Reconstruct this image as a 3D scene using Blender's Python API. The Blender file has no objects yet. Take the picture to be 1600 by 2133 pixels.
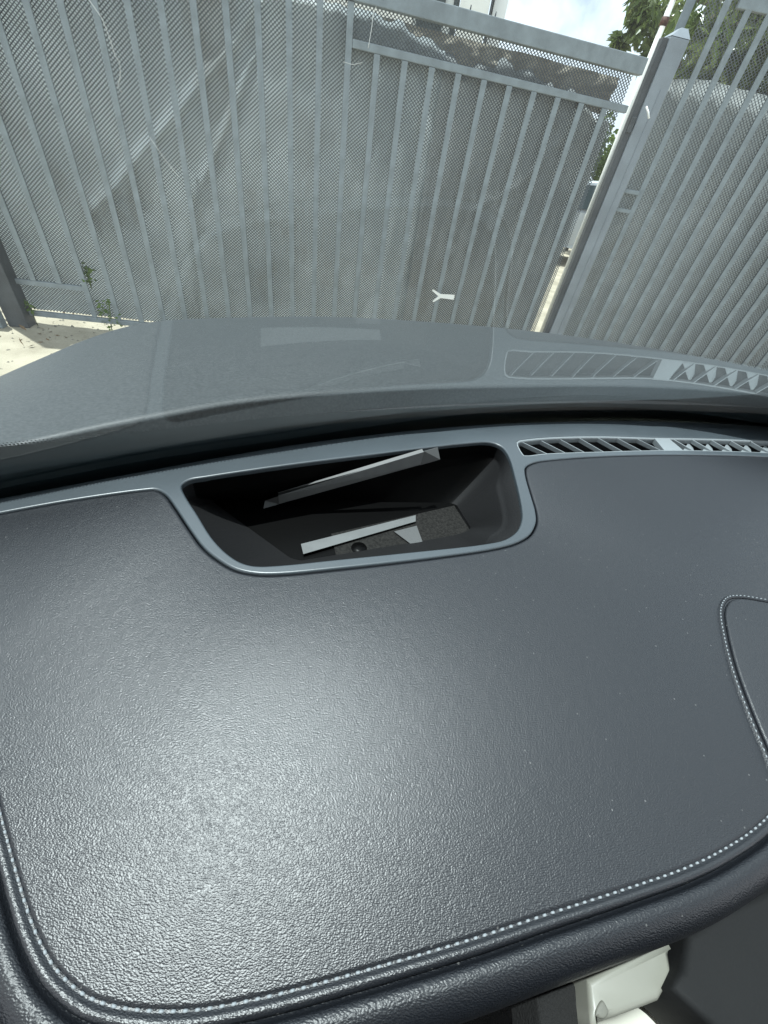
import bpy, bmesh, math, random
import numpy as np
from mathutils import Vector, Matrix, noise
random.seed(7)
rng = np.random.default_rng(7)
SC = bpy.context.scene
COL = SC.collection

# ------------------------------------------------------------------ camera
EYE = Vector((0.0, 0.0, 1.27))
FPX = 820.0                      # focal length in units of 1/1600 of the picture width
RIGHT = Vector((0.9814, 0.1286, 0.1428)).normalized()
FWD = Vector((0.0, 0.7431, -0.6692)).normalized()
DOWN = FWD.cross(RIGHT).normalized()
RIGHT = DOWN.cross(FWD).normalized()
cam_d = bpy.data.cameras.new('camera')
cam = bpy.data.objects.new('camera', cam_d)
COL.objects.link(cam)
cam_d.sensor_fit = 'HORIZONTAL'
cam_d.sensor_width = 36.0
cam_d.lens = FPX / 1600.0 * 36.0
cam_d.clip_start = 0.01
cam_d.clip_end = 500.0
m = Matrix((RIGHT, -DOWN, -FWD)).transposed().to_4x4()
m.translation = EYE
cam.matrix_world = m
SC.camera = cam

# ------------------------------------------------------------------ sun, sky, exposure
SUN_DIR = Vector((-0.19, 0.095, 1.0)).normalized()        # towards the sun: high, ahead and to the left
SUN_EL = math.asin(SUN_DIR.z)
SUN_AZ = math.atan2(SUN_DIR.x, SUN_DIR.y)
sun_d = bpy.data.lights.new('sun', 'SUN')
sun_d.energy = 5.0
sun_d.angle = math.radians(0.53)
sun_d.color = (1.0, 0.965, 0.91)
sun = bpy.data.objects.new('sun', sun_d)
COL.objects.link(sun)
sun.rotation_euler = SUN_DIR.to_track_quat('Z', 'Y').to_euler()
sun.location = (0, 0, 12)

W = bpy.data.worlds.new('World')
SC.world = W
W.use_nodes = True
wn = W.node_tree
wn.nodes.clear()
wo = wn.nodes.new('ShaderNodeOutputWorld')
bg = wn.nodes.new('ShaderNodeBackground')
sky = wn.nodes.new('ShaderNodeTexSky')
sky.sky_type = 'NISHITA'
sky.sun_disc = False
sky.sun_elevation = SUN_EL
sky.sun_rotation = SUN_AZ
sky.dust_density = 1.6
bg.inputs['Strength'].default_value = 0.078
# broken bright cloud over the blue
geo = wn.nodes.new('ShaderNodeTexCoord')
cn = wn.nodes.new('ShaderNodeTexNoise')
cn.inputs['Scale'].default_value = 2.3
cn.inputs['Detail'].default_value = 7
cn.inputs['Roughness'].default_value = 0.58
cr = wn.nodes.new('ShaderNodeValToRGB')
cr.color_ramp.elements[0].position = 0.30
cr.color_ramp.elements[1].position = 0.45
mx = wn.nodes.new('ShaderNodeMixRGB')
mx.inputs['Color2'].default_value = (11.0, 11.4, 11.8, 1)
wn.links.new(geo.outputs['Generated'], cn.inputs['Vector'])
wn.links.new(cn.outputs['Fac'], cr.inputs['Fac'])
wn.links.new(cr.outputs['Color'], mx.inputs['Fac'])
wn.links.new(sky.outputs['Color'], mx.inputs['Color1'])
wn.links.new(mx.outputs['Color'], bg.inputs['Color'])
wn.links.new(bg.outputs['Background'], wo.inputs['Surface'])

SC.view_settings.view_transform = 'Standard'
SC.view_settings.look = 'None'
SC.view_settings.exposure = 0.74
SC.view_settings.gamma = 1.0
SC.view_settings.use_curve_mapping = False
SC.render.engine = 'CYCLES'
SC.cycles.max_bounces = 10
SC.cycles.transparent_max_bounces = 24
SC.cycles.use_denoising = True

# ------------------------------------------------------------------ materials
def mat(name, col=(0.5, 0.5, 0.5), rough=0.6, metal=0.0, spec=0.5, var=0.0, vscale=5.0,
        bump=0.0, bscale=80.0, bdist=0.01, coat=0.0, col2=None, detail=5.0):
    M = bpy.data.materials.new(name)
    M.use_nodes = True
    nt = M.node_tree
    b = nt.nodes['Principled BSDF']
    b.inputs['Roughness'].default_value = rough
    b.inputs['Metallic'].default_value = metal
    b.inputs['Specular IOR Level'].default_value = spec
    b.inputs['Coat Weight'].default_value = coat
    b.inputs['Base Color'].default_value = (*col, 1)
    tc = nt.nodes.new('ShaderNodeTexCoord')
    if var > 0 or col2:
        n = nt.nodes.new('ShaderNodeTexNoise')
        n.inputs['Scale'].default_value = vscale
        n.inputs['Detail'].default_value = detail
        nt.links.new(tc.outputs['Object'], n.inputs['Vector'])
        r = nt.nodes.new('ShaderNodeValToRGB')
        c2 = col2 or tuple(c * (1 + var) for c in col)
        c1 = col if col2 else tuple(c * (1 - var) for c in col)
        r.color_ramp.elements[0].color = (*c1, 1)
        r.color_ramp.elements[1].color = (*c2, 1)
        r.color_ramp.elements[0].position = 0.36
        r.color_ramp.elements[1].position = 0.66
        nt.links.new(n.outputs['Fac'], r.inputs['Fac'])
        nt.links.new(r.outputs['Color'], b.inputs['Base Color'])
    if bump > 0:
        n2 = nt.nodes.new('ShaderNodeTexNoise')
        n2.inputs['Scale'].default_value = bscale
        n2.inputs['Detail'].default_value = 3
        nt.links.new(tc.outputs['Object'], n2.inputs['Vector'])
        bp = nt.nodes.new('ShaderNodeBump')
        bp.inputs['Strength'].default_value = bump
        bp.inputs['Distance'].default_value = bdist
        nt.links.new(n2.outputs['Fac'], bp.inputs['Height'])
        nt.links.new(bp.outputs['Normal'], b.inputs['Normal'])
    return M

def leather(name, col, rough, strength=0.29, scale=1800.0, spec=0.72):
    """grained leather: pebbles that merge into short wrinkles"""
    M = mat(name, col, rough)
    nt = M.node_tree
    b = nt.nodes['Principled BSDF']
    b.inputs['Specular IOR Level'].default_value = spec
    tc = nt.nodes.new('ShaderNodeTexCoord')
    warp = nt.nodes.new('ShaderNodeTexNoise')
    warp.inputs['Scale'].default_value = 160
    warp.inputs['Detail'].default_value = 2
    nt.links.new(tc.outputs['Object'], warp.inputs['Vector'])
    sc = nt.nodes.new('ShaderNodeVectorMath'); sc.operation = 'SCALE'
    sc.inputs['Scale'].default_value = 0.0016
    nt.links.new(warp.outputs['Color'], sc.inputs[0])
    ad = nt.nodes.new('ShaderNodeVectorMath'); ad.operation = 'ADD'
    nt.links.new(tc.outputs['Object'], ad.inputs[0])
    nt.links.new(sc.outputs['Vector'], ad.inputs[1])
    mp = nt.nodes.new('ShaderNodeMapping')
    mp.inputs['Scale'].default_value = (0.72, 1.25, 1.0)
    nt.links.new(ad.outputs['Vector'], mp.inputs['Vector'])
    vo = nt.nodes.new('ShaderNodeTexVoronoi')
    vo.feature = 'SMOOTH_F1'
    vo.inputs['Scale'].default_value = scale
    vo.inputs['Smoothness'].default_value = 0.6
    nt.links.new(mp.outputs['Vector'], vo.inputs['Vector'])
    no = nt.nodes.new('ShaderNodeTexNoise')
    no.inputs['Scale'].default_value = scale * 0.8
    no.inputs['Detail'].default_value = 3
    nt.links.new(mp.outputs['Vector'], no.inputs['Vector'])
    mi = nt.nodes.new('ShaderNodeMath'); mi.operation = 'SUBTRACT'
    nt.links.new(no.outputs['Fac'], mi.inputs[0])
    nt.links.new(vo.outputs['Distance'], mi.inputs[1])
    bp = nt.nodes.new('ShaderNodeBump')
    bp.inputs['Strength'].default_value = strength
    bp.inputs['Distance'].default_value = 0.0005
    nt.links.new(mi.outputs['Value'], bp.inputs['Height'])
    nt.links.new(bp.outputs['Normal'], b.inputs['Normal'])
    # sparse dust specks
    sp = nt.nodes.new('ShaderNodeTexVoronoi')
    sp.inputs['Scale'].default_value = 130
    nt.links.new(tc.outputs['Object'], sp.inputs['Vector'])
    lt = nt.nodes.new('ShaderNodeMath'); lt.operation = 'LESS_THAN'
    lt.inputs[1].default_value = 0.055
    nt.links.new(sp.outputs['Distance'], lt.inputs[0])
    mm = nt.nodes.new('ShaderNodeMath'); mm.operation = 'MULTIPLY'
    mm.inputs[1].default_value = 0.5
    nt.links.new(lt.outputs['Value'], mm.inputs[0])
    mc = nt.nodes.new('ShaderNodeMixRGB')
    mc.inputs['Color1'].default_value = (*col, 1)
    mc.inputs['Color2'].default_value = (0.16, 0.16, 0.155, 1)
    nt.links.new(mm.outputs['Value'], mc.inputs['Fac'])
    nt.links.new(mc.outputs['Color'], b.inputs['Base Color'])
    return M

def glass_mat(name, r0, tint, dust=0.0, front_only=False):
    M = bpy.data.materials.new(name)
    M.use_nodes = True
    nt = M.node_tree
    nt.nodes.clear()
    out = nt.nodes.new('ShaderNodeOutputMaterial')
    g = nt.nodes.new('ShaderNodeNewGeometry')
    dot = nt.nodes.new('ShaderNodeVectorMath'); dot.operation = 'DOT_PRODUCT'
    nt.links.new(g.outputs['Normal'], dot.inputs[0])
    nt.links.new(g.outputs['Incoming'], dot.inputs[1])
    def mth(op, a, b):
        n = nt.nodes.new('ShaderNodeMath'); n.operation = op
        for i, v in enumerate((a, b)):
            if v is None: continue
            if isinstance(v, (int, float)): n.inputs[i].default_value = v
            else: nt.links.new(v, n.inputs[i])
        return n.outputs['Value']
    c = mth('ABSOLUTE', dot.outputs['Value'], None)
    s = mth('POWER', mth('SUBTRACT', 1.0, c), 5.0)
    f = mth('ADD', mth('MULTIPLY', s, 1.0 - r0), r0)
    if not front_only:
        f = mth('DIVIDE', mth('MULTIPLY', f, 2.0), mth('ADD', f, 1.0))
    if front_only:
        f = mth('MULTIPLY', f, mth('SUBTRACT', 1.0, g.outputs['Backfacing']))
    tr = nt.nodes.new('ShaderNodeBsdfTransparent')
    tr.inputs['Color'].default_value = (*tint, 1)
    gl = nt.nodes.new('ShaderNodeBsdfGlossy')
    gl.inputs['Roughness'].default_value = 0.0
    gl.inputs['Color'].default_value = (0.96, 1.0, 1.0, 1)
    mixs = nt.nodes.new('ShaderNodeMixShader')
    nt.links.new(f, mixs.inputs['Fac'])
    nt.links.new(tr.outputs['BSDF'], mixs.inputs[1])
    nt.links.new(gl.outputs['BSDF'], mixs.inputs[2])
    last = mixs.outputs['Shader']
    if dust > 0:
        tc = nt.nodes.new('ShaderNodeTexCoord')
        no = nt.nodes.new('ShaderNodeTexNoise')
        no.inputs['Scale'].default_value = 9
        no.inputs['Detail'].default_value = 6
        nt.links.new(tc.outputs['Object'], no.inputs['Vector'])
        df = nt.nodes.new('ShaderNodeBsdfTranslucent')
        df.inputs['Color'].default_value = (0.8, 0.82, 0.8, 1)
        mx2 = nt.nodes.new('ShaderNodeMixShader')
        nt.links.new(mth('MULTIPLY', no.outputs['Fac'], 2 * dust), mx2.inputs['Fac'])
        nt.links.new(last, mx2.inputs[1])
        nt.links.new(df.outputs['BSDF'], mx2.inputs[2])
        last = mx2.outputs['Shader']
    nt.links.new(last, out.inputs['Surface'])
    return M

def cloth_mat(name, c1, c2, trans=0.35, vscale=2.0, stain=(0.25, 0.22, 0.17)):
    M = bpy.data.materials.new(name)
    M.use_nodes = True
    nt = M.node_tree
    nt.nodes.clear()
    out = nt.nodes.new('ShaderNodeOutputMaterial')
    tc = nt.nodes.new('ShaderNodeTexCoord')
    n = nt.nodes.new('ShaderNodeTexNoise')
    n.inputs['Scale'].default_value = vscale
    n.inputs['Detail'].default_value = 8
    n.inputs['Roughness'].default_value = 0.65
    nt.links.new(tc.outputs['Object'], n.inputs['Vector'])
    r = nt.nodes.new('ShaderNodeValToRGB')
    r.color_ramp.elements[0].color = (*c1, 1)
    r.color_ramp.elements[1].color = (*c2, 1)
    r.color_ramp.elements[0].position = 0.35
    r.color_ramp.elements[1].position = 0.62
    nt.links.new(n.outputs['Fac'], r.inputs['Fac'])
    n3 = nt.nodes.new('ShaderNodeTexNoise')
    n3.inputs['Scale'].default_value = 1.7
    n3.inputs['Detail'].default_value = 9
    n3.inputs['Roughness'].default_value = 0.7
    mp = nt.nodes.new('ShaderNodeMapping')
    mp.inputs['Location'].default_value = (3.1, 1.7, 5.0)
    mp.inputs['Scale'].default_value = (1.3, 1.3, 0.7)
    nt.links.new(tc.outputs['Object'], mp.inputs['Vector'])
    nt.links.new(mp.outputs['Vector'], n3.inputs['Vector'])
    r3 = nt.nodes.new('ShaderNodeValToRGB')
    r3.color_ramp.elements[0].position = 0.55
    r3.color_ramp.elements[0].color = (0, 0, 0, 1)
    r3.color_ramp.elements[1].position = 0.72
    r3.color_ramp.elements[1].color = (0.7, 0.7, 0.7, 1)
    nt.links.new(n3.outputs['Fac'], r3.inputs['Fac'])
    mc = nt.nodes.new('ShaderNodeMixRGB')
    nt.links.new(r3.outputs['Color'], mc.inputs['Fac'])
    nt.links.new(r.outputs['Color'], mc.inputs['Color1'])
    mc.inputs['Color2'].default_value = (*stain, 1)
    d = nt.nodes.new('ShaderNodeBsdfDiffuse')
    t = nt.nodes.new('ShaderNodeBsdfTranslucent')
    nt.links.new(mc.outputs['Color'], d.inputs['Color'])
    nt.links.new(mc.outputs['Color'], t.inputs['Color'])
    n2 = nt.nodes.new('ShaderNodeTexNoise')
    n2.inputs['Scale'].default_value = 22
    n2.inputs['Detail'].default_value = 6
    nt.links.new(tc.outputs['Object'], n2.inputs['Vector'])
    bp = nt.nodes.new('ShaderNodeBump')
    bp.inputs['Strength'].default_value = 0.5
    bp.inputs['Distance'].default_value = 0.02
    nt.links.new(n2.outputs['Fac'], bp.inputs['Height'])
    nt.links.new(bp.outputs['Normal'], d.inputs['Normal'])
    x = nt.nodes.new('ShaderNodeMixShader')
    x.inputs['Fac'].default_value = trans
    nt.links.new(d.outputs['BSDF'], x.inputs[1])
    nt.links.new(t.outputs['BSDF'], x.inputs[2])
    nt.links.new(x.outputs['Shader'], out.inputs['Surface'])
    return M

def leaf_mat(name, c1, c2, rough=0.4):
    M = mat(name, c1, rough, col2=c2, vscale=3.0)
    nt = M.node_tree
    b = nt.nodes['Principled BSDF']
    ramp = [n for n in nt.nodes if n.type == 'VALTORGB'][0]
    t = nt.nodes.new('ShaderNodeBsdfTranslucent')
    nt.links.new(ramp.outputs['Color'], t.inputs['Color'])
    x = nt.nodes.new('ShaderNodeMixShader')
    x.inputs['Fac'].default_value = 0.5
    out = [n for n in nt.nodes if n.type == 'OUTPUT_MATERIAL'][0]
    nt.links.new(b.outputs['BSDF'], x.inputs[1])
    nt.links.new(t.outputs['BSDF'], x.inputs[2])
    nt.links.new(x.outputs['Shader'], out.inputs['Surface'])
    return M

MT = dict(
    leather=leather('grained_leather', (0.006, 0.0075, 0.0105), 0.40),
    leather_roll=leather('grained_leather_roll', (0.008, 0.0095, 0.0125), 0.42, 0.35, 1400, 0.55),
    trim=mat('satin_trim', (0.045, 0.056, 0.064), 0.37, spec=0.7, bump=0.06, bscale=900, bdist=0.0006, var=0.08, vscale=12),
    well=mat('well_plastic', (0.009, 0.009, 0.0095), 0.7, spec=0.2, bump=0.3, bscale=700, bdist=0.001),
    well_black=mat('well_gloss_black', (0.002, 0.002, 0.002), 0.35, spec=0.08),
    well_floor=mat('well_floor_grain', (0.011, 0.0105, 0.0095), 0.8, spec=0.2, var=0.5, vscale=500, bump=0.3, bscale=600, bdist=0.001),
    strip=mat('pale_reflection', (0.115, 0.12, 0.12), 0.45, var=0.08, vscale=60),  # for solid plates that stand in for reflections in the well
    reflect_dim=mat('dim_reflection', (0.02, 0.021, 0.021), 0.5),
    reflect_grey=mat('grey_reflection', (0.07, 0.072, 0.072), 0.5),
    vent=mat('vent_plastic', (0.20, 0.22, 0.23), 0.38),
    vent_dark=mat('vent_dark', (0.006, 0.006, 0.007), 0.7),
    thread=mat('stitch_thread', (0.23, 0.25, 0.265), 0.6),
    rubber=mat('black_rubber', (0.006, 0.006, 0.007), 0.6),
    frit=mat('black_frit', (0.012, 0.018, 0.019), 0.5),
    hood=mat('dusty_hood_paint', (0.025, 0.030, 0.032), 0.50, metal=0.0, spec=0.30, col2=(0.046, 0.052, 0.054), vscale=260, detail=10),
    cabin=mat('cabin_dark_plastic', (0.012, 0.0125, 0.013), 0.7, spec=0.15, bump=0.2, bscale=500, bdist=0.001),
    carpet=mat('black_carpet', (0.008, 0.008, 0.008), 0.95, bump=0.8, bscale=600, bdist=0.003),
    cream=mat('cream_plastic', (0.21, 0.21, 0.18), 0.42, var=0.04, vscale=25),
    clip_hole=mat('recess_grey', (0.13, 0.13, 0.11), 0.6),
    seat=mat('cream_seat', (0.5, 0.49, 0.43), 0.6, var=0.03, vscale=20),
    headliner=mat('headliner', (0.35, 0.35, 0.34), 0.9),
    gate=mat('grey_gate_paint', (0.20, 0.23, 0.245), 0.5, var=0.14, vscale=16, bump=0.2, bscale=60, bdist=0.004),
    post=mat('grey_post_paint', (0.21, 0.235, 0.26), 0.45, var=0.12, vscale=7, bump=0.15, bscale=50, bdist=0.003),
    dark_and_shade=mat('dark_paint_and_shade', (0.05, 0.055, 0.06), 0.6, var=0.25, vscale=8, bump=0.2, bscale=40, bdist=0.004),  # own dark paint of the posts; painted side shade on the bars
    mesh2=mat('fence_mesh_paint', (0.12, 0.135, 0.145), 0.5, var=0.2, vscale=12),
    mesh=mat('grey_mesh_paint', (0.055, 0.066, 0.074), 0.5, var=0.2, vscale=12),
    rust=mat('rusty_steel', (0.10, 0.045, 0.03), 0.8, var=0.5, vscale=30),
    cloth=cloth_mat('shade_cloth', (0.42, 0.465, 0.48), (0.60, 0.65, 0.66), 0.45),
    cloth_dark=cloth_mat('shade_cloth_dark', (0.35, 0.37, 0.375), (0.47, 0.49, 0.485), 0.4, 1.4),  # darker overall than the left sheet
    cloth2=cloth_mat('fence_shade_cloth', (0.40, 0.43, 0.44), (0.52, 0.55, 0.55), 0.3, 3.0),
    cloth_brown=cloth_mat('brown_cloth', (0.20, 0.175, 0.14), (0.36, 0.33, 0.27), 0.15, 9.0),
    twine=mat('white_twine', (0.80, 0.80, 0.78), 0.7),
    sand=mat('sandy_concrete', (0.27, 0.235, 0.17), 0.9, col2=(0.41, 0.365, 0.275), vscale=3.0, bump=0.5, bscale=40, bdist=0.01, detail=9),
    grit=mat('grit', (0.20, 0.18, 0.14), 0.9, var=0.4, vscale=30),
    litter=mat('dry_leaf', (0.13, 0.08, 0.035), 0.8, var=0.4, vscale=20),
    wall=mat('cream_render', (0.74, 0.73, 0.68), 0.85, var=0.06, vscale=3, bump=0.1, bscale=60, bdist=0.004),
    wall2=mat('white_render', (0.78, 0.78, 0.76), 0.85, var=0.04, vscale=2),
    frame=mat('window_frame_paint', (0.60, 0.62, 0.60), 0.5),
    pane=mat('dark_window_pane', (0.02, 0.03, 0.028), 0.06),
    bark=mat('bark', (0.09, 0.07, 0.05), 0.9, var=0.4, vscale=8, bump=0.6, bscale=25, bdist=0.02),
    leaf=leaf_mat('leaf_green', (0.08, 0.12, 0.03), (0.17, 0.20, 0.07), 0.25),
    leaf_hedge=leaf_mat('hedge_leaf', (0.06, 0.10, 0.02), (0.14, 0.19, 0.04)),
    weed=leaf_mat('weed_leaf', (0.10, 0.18, 0.03), (0.20, 0.30, 0.06)),
    carpaint=mat('silver_car_paint', (0.55, 0.58, 0.60), 0.25, metal=0.5, coat=0.6),
    car_glass=mat('car_glass', (0.03, 0.045, 0.05), 0.05),
    tyre=mat('tyre', (0.012, 0.012, 0.012), 0.85),
    rim=mat('rim', (0.4, 0.4, 0.42), 0.35, metal=0.8),
    lamp=mat('tail_lamp', (0.35, 0.02, 0.015), 0.2),
    scrap=mat('white_plastic_and_glint', (0.86, 0.86, 0.84), 0.4),
)
MT['glass'] = glass_mat('windshield_glass', 0.042, (0.78, 0.895, 0.945), dust=0.008)
MT['glass_out'] = glass_mat('windshield_glass_outside', 0.05, (1, 1, 1), front_only=True)

# ------------------------------------------------------------------ object helpers
ORG = {}
def thing(name, loc, label, cat, group=None):
    o = bpy.data.objects.new(name, None)
    COL.objects.link(o)
    o.location = loc
    o.empty_display_size = 0.1
    o['label'] = label
    o['category'] = cat
    if group: o['group'] = group
    ORG[o] = Vector(loc)
    return o

def org(o):
    return ORG[o] if o else Vector((0, 0, 0))

def new_mesh(name, verts, faces, mats, smooth=False, idx=None):
    me = bpy.data.meshes.new(name)
    me.from_pydata([tuple(v) for v in verts], [], [tuple(f) for f in faces])
    if not isinstance(mats, (list, tuple)): mats = [mats]
    for mm in mats: me.materials.append(mm)
    if idx is not None:
        me.polygons.foreach_set('material_index', idx)
    if smooth:
        me.polygons.foreach_set('use_smooth', [True] * len(me.polygons))
    me.update()
    return me

def link(name, me, parent=None, loc=None):
    """me in world coordinates unless loc (world) is given"""
    o = bpy.data.objects.new(name, me)
    COL.objects.link(o)
    if parent is not None:
        o.parent = parent
    p = org(parent)
    if loc is None:
        if parent is not None:
            me.transform(Matrix.Translation(-p))
        ORG[o] = p.copy()
    else:
        o.location = Vector(loc) - p
        ORG[o] = Vector(loc)
    return o

def obj(name, verts, faces, mats, parent=None, smooth=False, idx=None):
    return link(name, new_mesh(name, verts, faces, mats, smooth, idx), parent)

def bmobj(name, bm, mats, parent=None, smooth=False, loc=None):
    me = bpy.data.meshes.new(name)
    bmesh.ops.recalc_face_normals(bm, faces=bm.faces[:])
    bm.to_mesh(me); bm.free()
    if not isinstance(mats, (list, tuple)): mats = [mats]
    for mm in mats: me.materials.append(mm)
    if smooth:
        me.polygons.foreach_set('use_smooth', [True] * len(me.polygons))
    return link(name, me, parent, loc)

def tag(o, label, cat, group=None, kind=None):
    o['label'] = label
    o['category'] = cat
    if group: o['group'] = group
    if kind: o['kind'] = kind
    return o

def box_bm(bm, c, ax, ay, az, hx, hy, hz, bevel=0.0):
    """oriented box, half sizes hx, hy, hz along unit axes"""
    c = Vector(c)
    vs = []
    for sz in (-1, 1):
        for sy in (-1, 1):
            for sx in (-1, 1):
                vs.append(bm.verts.new(c + ax * hx * sx + ay * hy * sy + az * hz * sz))
    fs = [(0, 2, 3, 1), (4, 5, 7, 6), (0, 1, 5, 4), (2, 6, 7, 3), (0, 4, 6, 2), (1, 3, 7, 5)]
    faces = [bm.faces.new([vs[i] for i in f]) for f in fs]
    if bevel > 0:
        es = list({e for f in faces for e in f.edges})
        bmesh.ops.bevel(bm, geom=es, offset=bevel, segments=2, affect='EDGES', profile=0.6)
    return bm

X, Y, Z = Vector((1, 0, 0)), Vector((0, 1, 0)), Vector((0, 0, 1))

def tube(name, pts, r, material, parent=None, n=6, smooth=True):
    verts, faces = [], []
    pts = [Vector(p) for p in pts]
    rr = r if isinstance(r, (list, tuple)) else [r] * len(pts)
    for i, p in enumerate(pts):
        t = (pts[min(i + 1, len(pts) - 1)] - pts[max(i - 1, 0)]).normalized()
        u = t.cross(Z)
        if u.length < 1e-3: u = t.cross(X)
        u.normalize(); v = t.cross(u)
        for k in range(n):
            a = 2 * math.pi * k / n
            verts.append(p + (u * math.cos(a) + v * math.sin(a)) * rr[i])
    for i in range(len(pts) - 1):
        for k in range(n):
            a, b = i * n + k, i * n + (k + 1) % n
            faces.append((a, b, b + n, a + n))
    faces.append(tuple(range(n - 1, -1, -1)))
    faces.append(tuple(range((len(pts) - 1) * n, len(pts) * n)))
    return obj(name, verts, faces, material, parent, smooth)

def ray(px, py):
    return (RIGHT * (px - 800) + DOWN * (py - 1066.5) + FWD * FPX).normalized()

def at_z(px, py, z):
    """the point of the level plane at height z (world) along a sight line"""
    d = ray(px, py)
    return EYE + d * ((z - EYE.z) / d.z)

def spline(pts, n, closed=False):
    """Catmull-Rom through pts, n samples per span"""
    P = [np.array(p, float) for p in pts]
    N = len(P)
    out = []
    spans = N if closed else N - 1
    for i in range(spans):
        if closed:
            p0, p1, p2, p3 = P[(i - 1) % N], P[i], P[(i + 1) % N], P[(i + 2) % N]
        else:
            p1, p2 = P[i], P[i + 1]
            p0 = P[i - 1] if i else 2 * p1 - p2
            p3 = P[i + 2] if i + 2 < N else 2 * p2 - p1
        # centripetal parametrisation keeps tight corners free of loops
        t0 = 0; t1 = t0 + max(np.linalg.norm(p1 - p0), 1e-6) ** .5
        t2 = t1 + max(np.linalg.norm(p2 - p1), 1e-6) ** .5; t3 = t2 + max(np.linalg.norm(p3 - p2), 1e-6) ** .5
        for k in range(n):
            t = t1 + (t2 - t1) * k / n
            a1 = (t1 - t) / (t1 - t0) * p0 + (t - t0) / (t1 - t0) * p1
            a2 = (t2 - t) / (t2 - t1) * p1 + (t - t1) / (t2 - t1) * p2
            a3 = (t3 - t) / (t3 - t2) * p2 + (t - t2) / (t3 - t2) * p3
            b1 = (t2 - t) / (t2 - t0) * a1 + (t - t0) / (t2 - t0) * a2
            b2 = (t3 - t) / (t3 - t1) * a2 + (t - t1) / (t3 - t1) * a3
            out.append((t2 - t) / (t2 - t1) * b1 + (t - t1) / (t2 - t1) * b2)
    if not closed: out.append(P[-1])
    return out

def resample(pts, step):
    pts = [np.array(p[:2], float) for p in pts]
    d = [0.0]
    for a, b in zip(pts, pts[1:]): d.append(d[-1] + np.linalg.norm(b - a))
    n = max(2, int(d[-1] / step))
    out = []
    j = 0
    for i in range(n + 1):
        s = d[-1] * i / n
        while j < len(d) - 2 and d[j + 1] < s: j += 1
        f = (s - d[j]) / max(d[j + 1] - d[j], 1e-9)
        out.append(pts[j] * (1 - f) + pts[j + 1] * f)
    return out

def normals2(pts, closed):
    n = len(pts); out = []
    for i in range(n):
        a = pts[(i - 1) % n] if closed or i > 0 else pts[i]
        b = pts[(i + 1) % n] if closed or i < n - 1 else pts[i]
        t = b - a; t = t / max(np.linalg.norm(t), 1e-9)
        out.append(np.array([t[1], -t[0]]))
    return out

def area2(pts):
    return 0.5 * sum(a[0] * b[1] - b[0] * a[1] for a, b in zip(pts, pts[1:] + pts[:1]))

def on_dash(pts, z):
    return [np.array(at_z(p[0], p[1], z)[:2]) for p in pts]

def fill_loops(bm, loops):
    """loops of BMVerts -> triangulated flat face with holes"""
    es = []
    for L in loops:
        for a, b in zip(L, L[1:] + L[:1]):
            e = bm.edges.get((a, b)) or bm.edges.new((a, b))
            es.append(e)
    bmesh.ops.triangle_fill(bm, edges=es, use_beauty=True, use_dissolve=False)

def add_loop(bm, pts, z):
    return [bm.verts.new((p[0], p[1], z)) for p in pts]

def bridge(bm, A, B, closed=True):
    n = len(A)
    for i in range(n if closed else n - 1):
        j = (i + 1) % n
        bm.faces.new((A[i], A[j], B[j], B[i]))

def slab(bm, loops, z, thick, bev):
    """flat slab with rounded rims. loops[0] outer, others holes (2D points)"""
    tops = []
    for li, L in enumerate(loops):
        ccw = area2(L) > 0
        nr = normals2(L, True)                    # right-hand normal = outward when ccw
        s = 1 if ccw else -1
        inw = -1 if li == 0 else 1                # rim moves into the material
        def off(d): return [p + s * inw * d * n for p, n in zip(L, nr)]
        r0 = add_loop(bm, off(bev), z)
        prev = r0
        for a in (30, 60, 90):
            ra = math.radians(a)
            d = bev * (1 - math.sin(ra)); dz = bev * (1 - math.cos(ra))
            cur = add_loop(bm, off(d), z - dz)
            bridge(bm, prev, cur); prev = cur
        cur = add_loop(bm, off(0), z - thick)
        bridge(bm, prev, cur)
        tops.append(r0)
    fill_loops(bm, tops)

def poly_slab(name, px, z, thick, material, parent, bev=0.002, n=4, smooth=True, sharp=False):
    pts = on_dash(px if sharp else spline(px, n, True), z)
    bm = bmesh.new()
    slab(bm, [pts], z, thick, bev)
    return bmobj(name, bm, material, parent, smooth)

# ------------------------------------------------------------------ ground and far setting
gz = 0.0
gb = bmesh.new()
N = 60
def gpos(i, j):
    x = -40 + 100 * i / N; y = -10 + 130 * j / N
    return Vector((x, y, 0.0 if y < 20 else -0.02))
gv = [[gb.verts.new(gpos(i, j)) for j in range(N + 1)] for i in range(N + 1)]
for i in range(N):
    for j in range(N):
        gb.faces.new((gv[i][j], gv[i + 1][j], gv[i + 1][j + 1], gv[i][j + 1]))
g = bmobj('ground', gb, MT['sand'])
g['kind'] = 'structure'
g['label'] = 'sunlit sandy concrete ground under the gate'

# ------------------------------------------------------------------ THE CAR the picture is taken from
HD = 0.21
DZ = EYE.z - HD                       # level of the dashboard top
CAR = thing('car', (0.0, 0.1, 0.0), 'grey car seen from inside, dark leather dashboard under its windshield and dusty bonnet', 'car')

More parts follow.
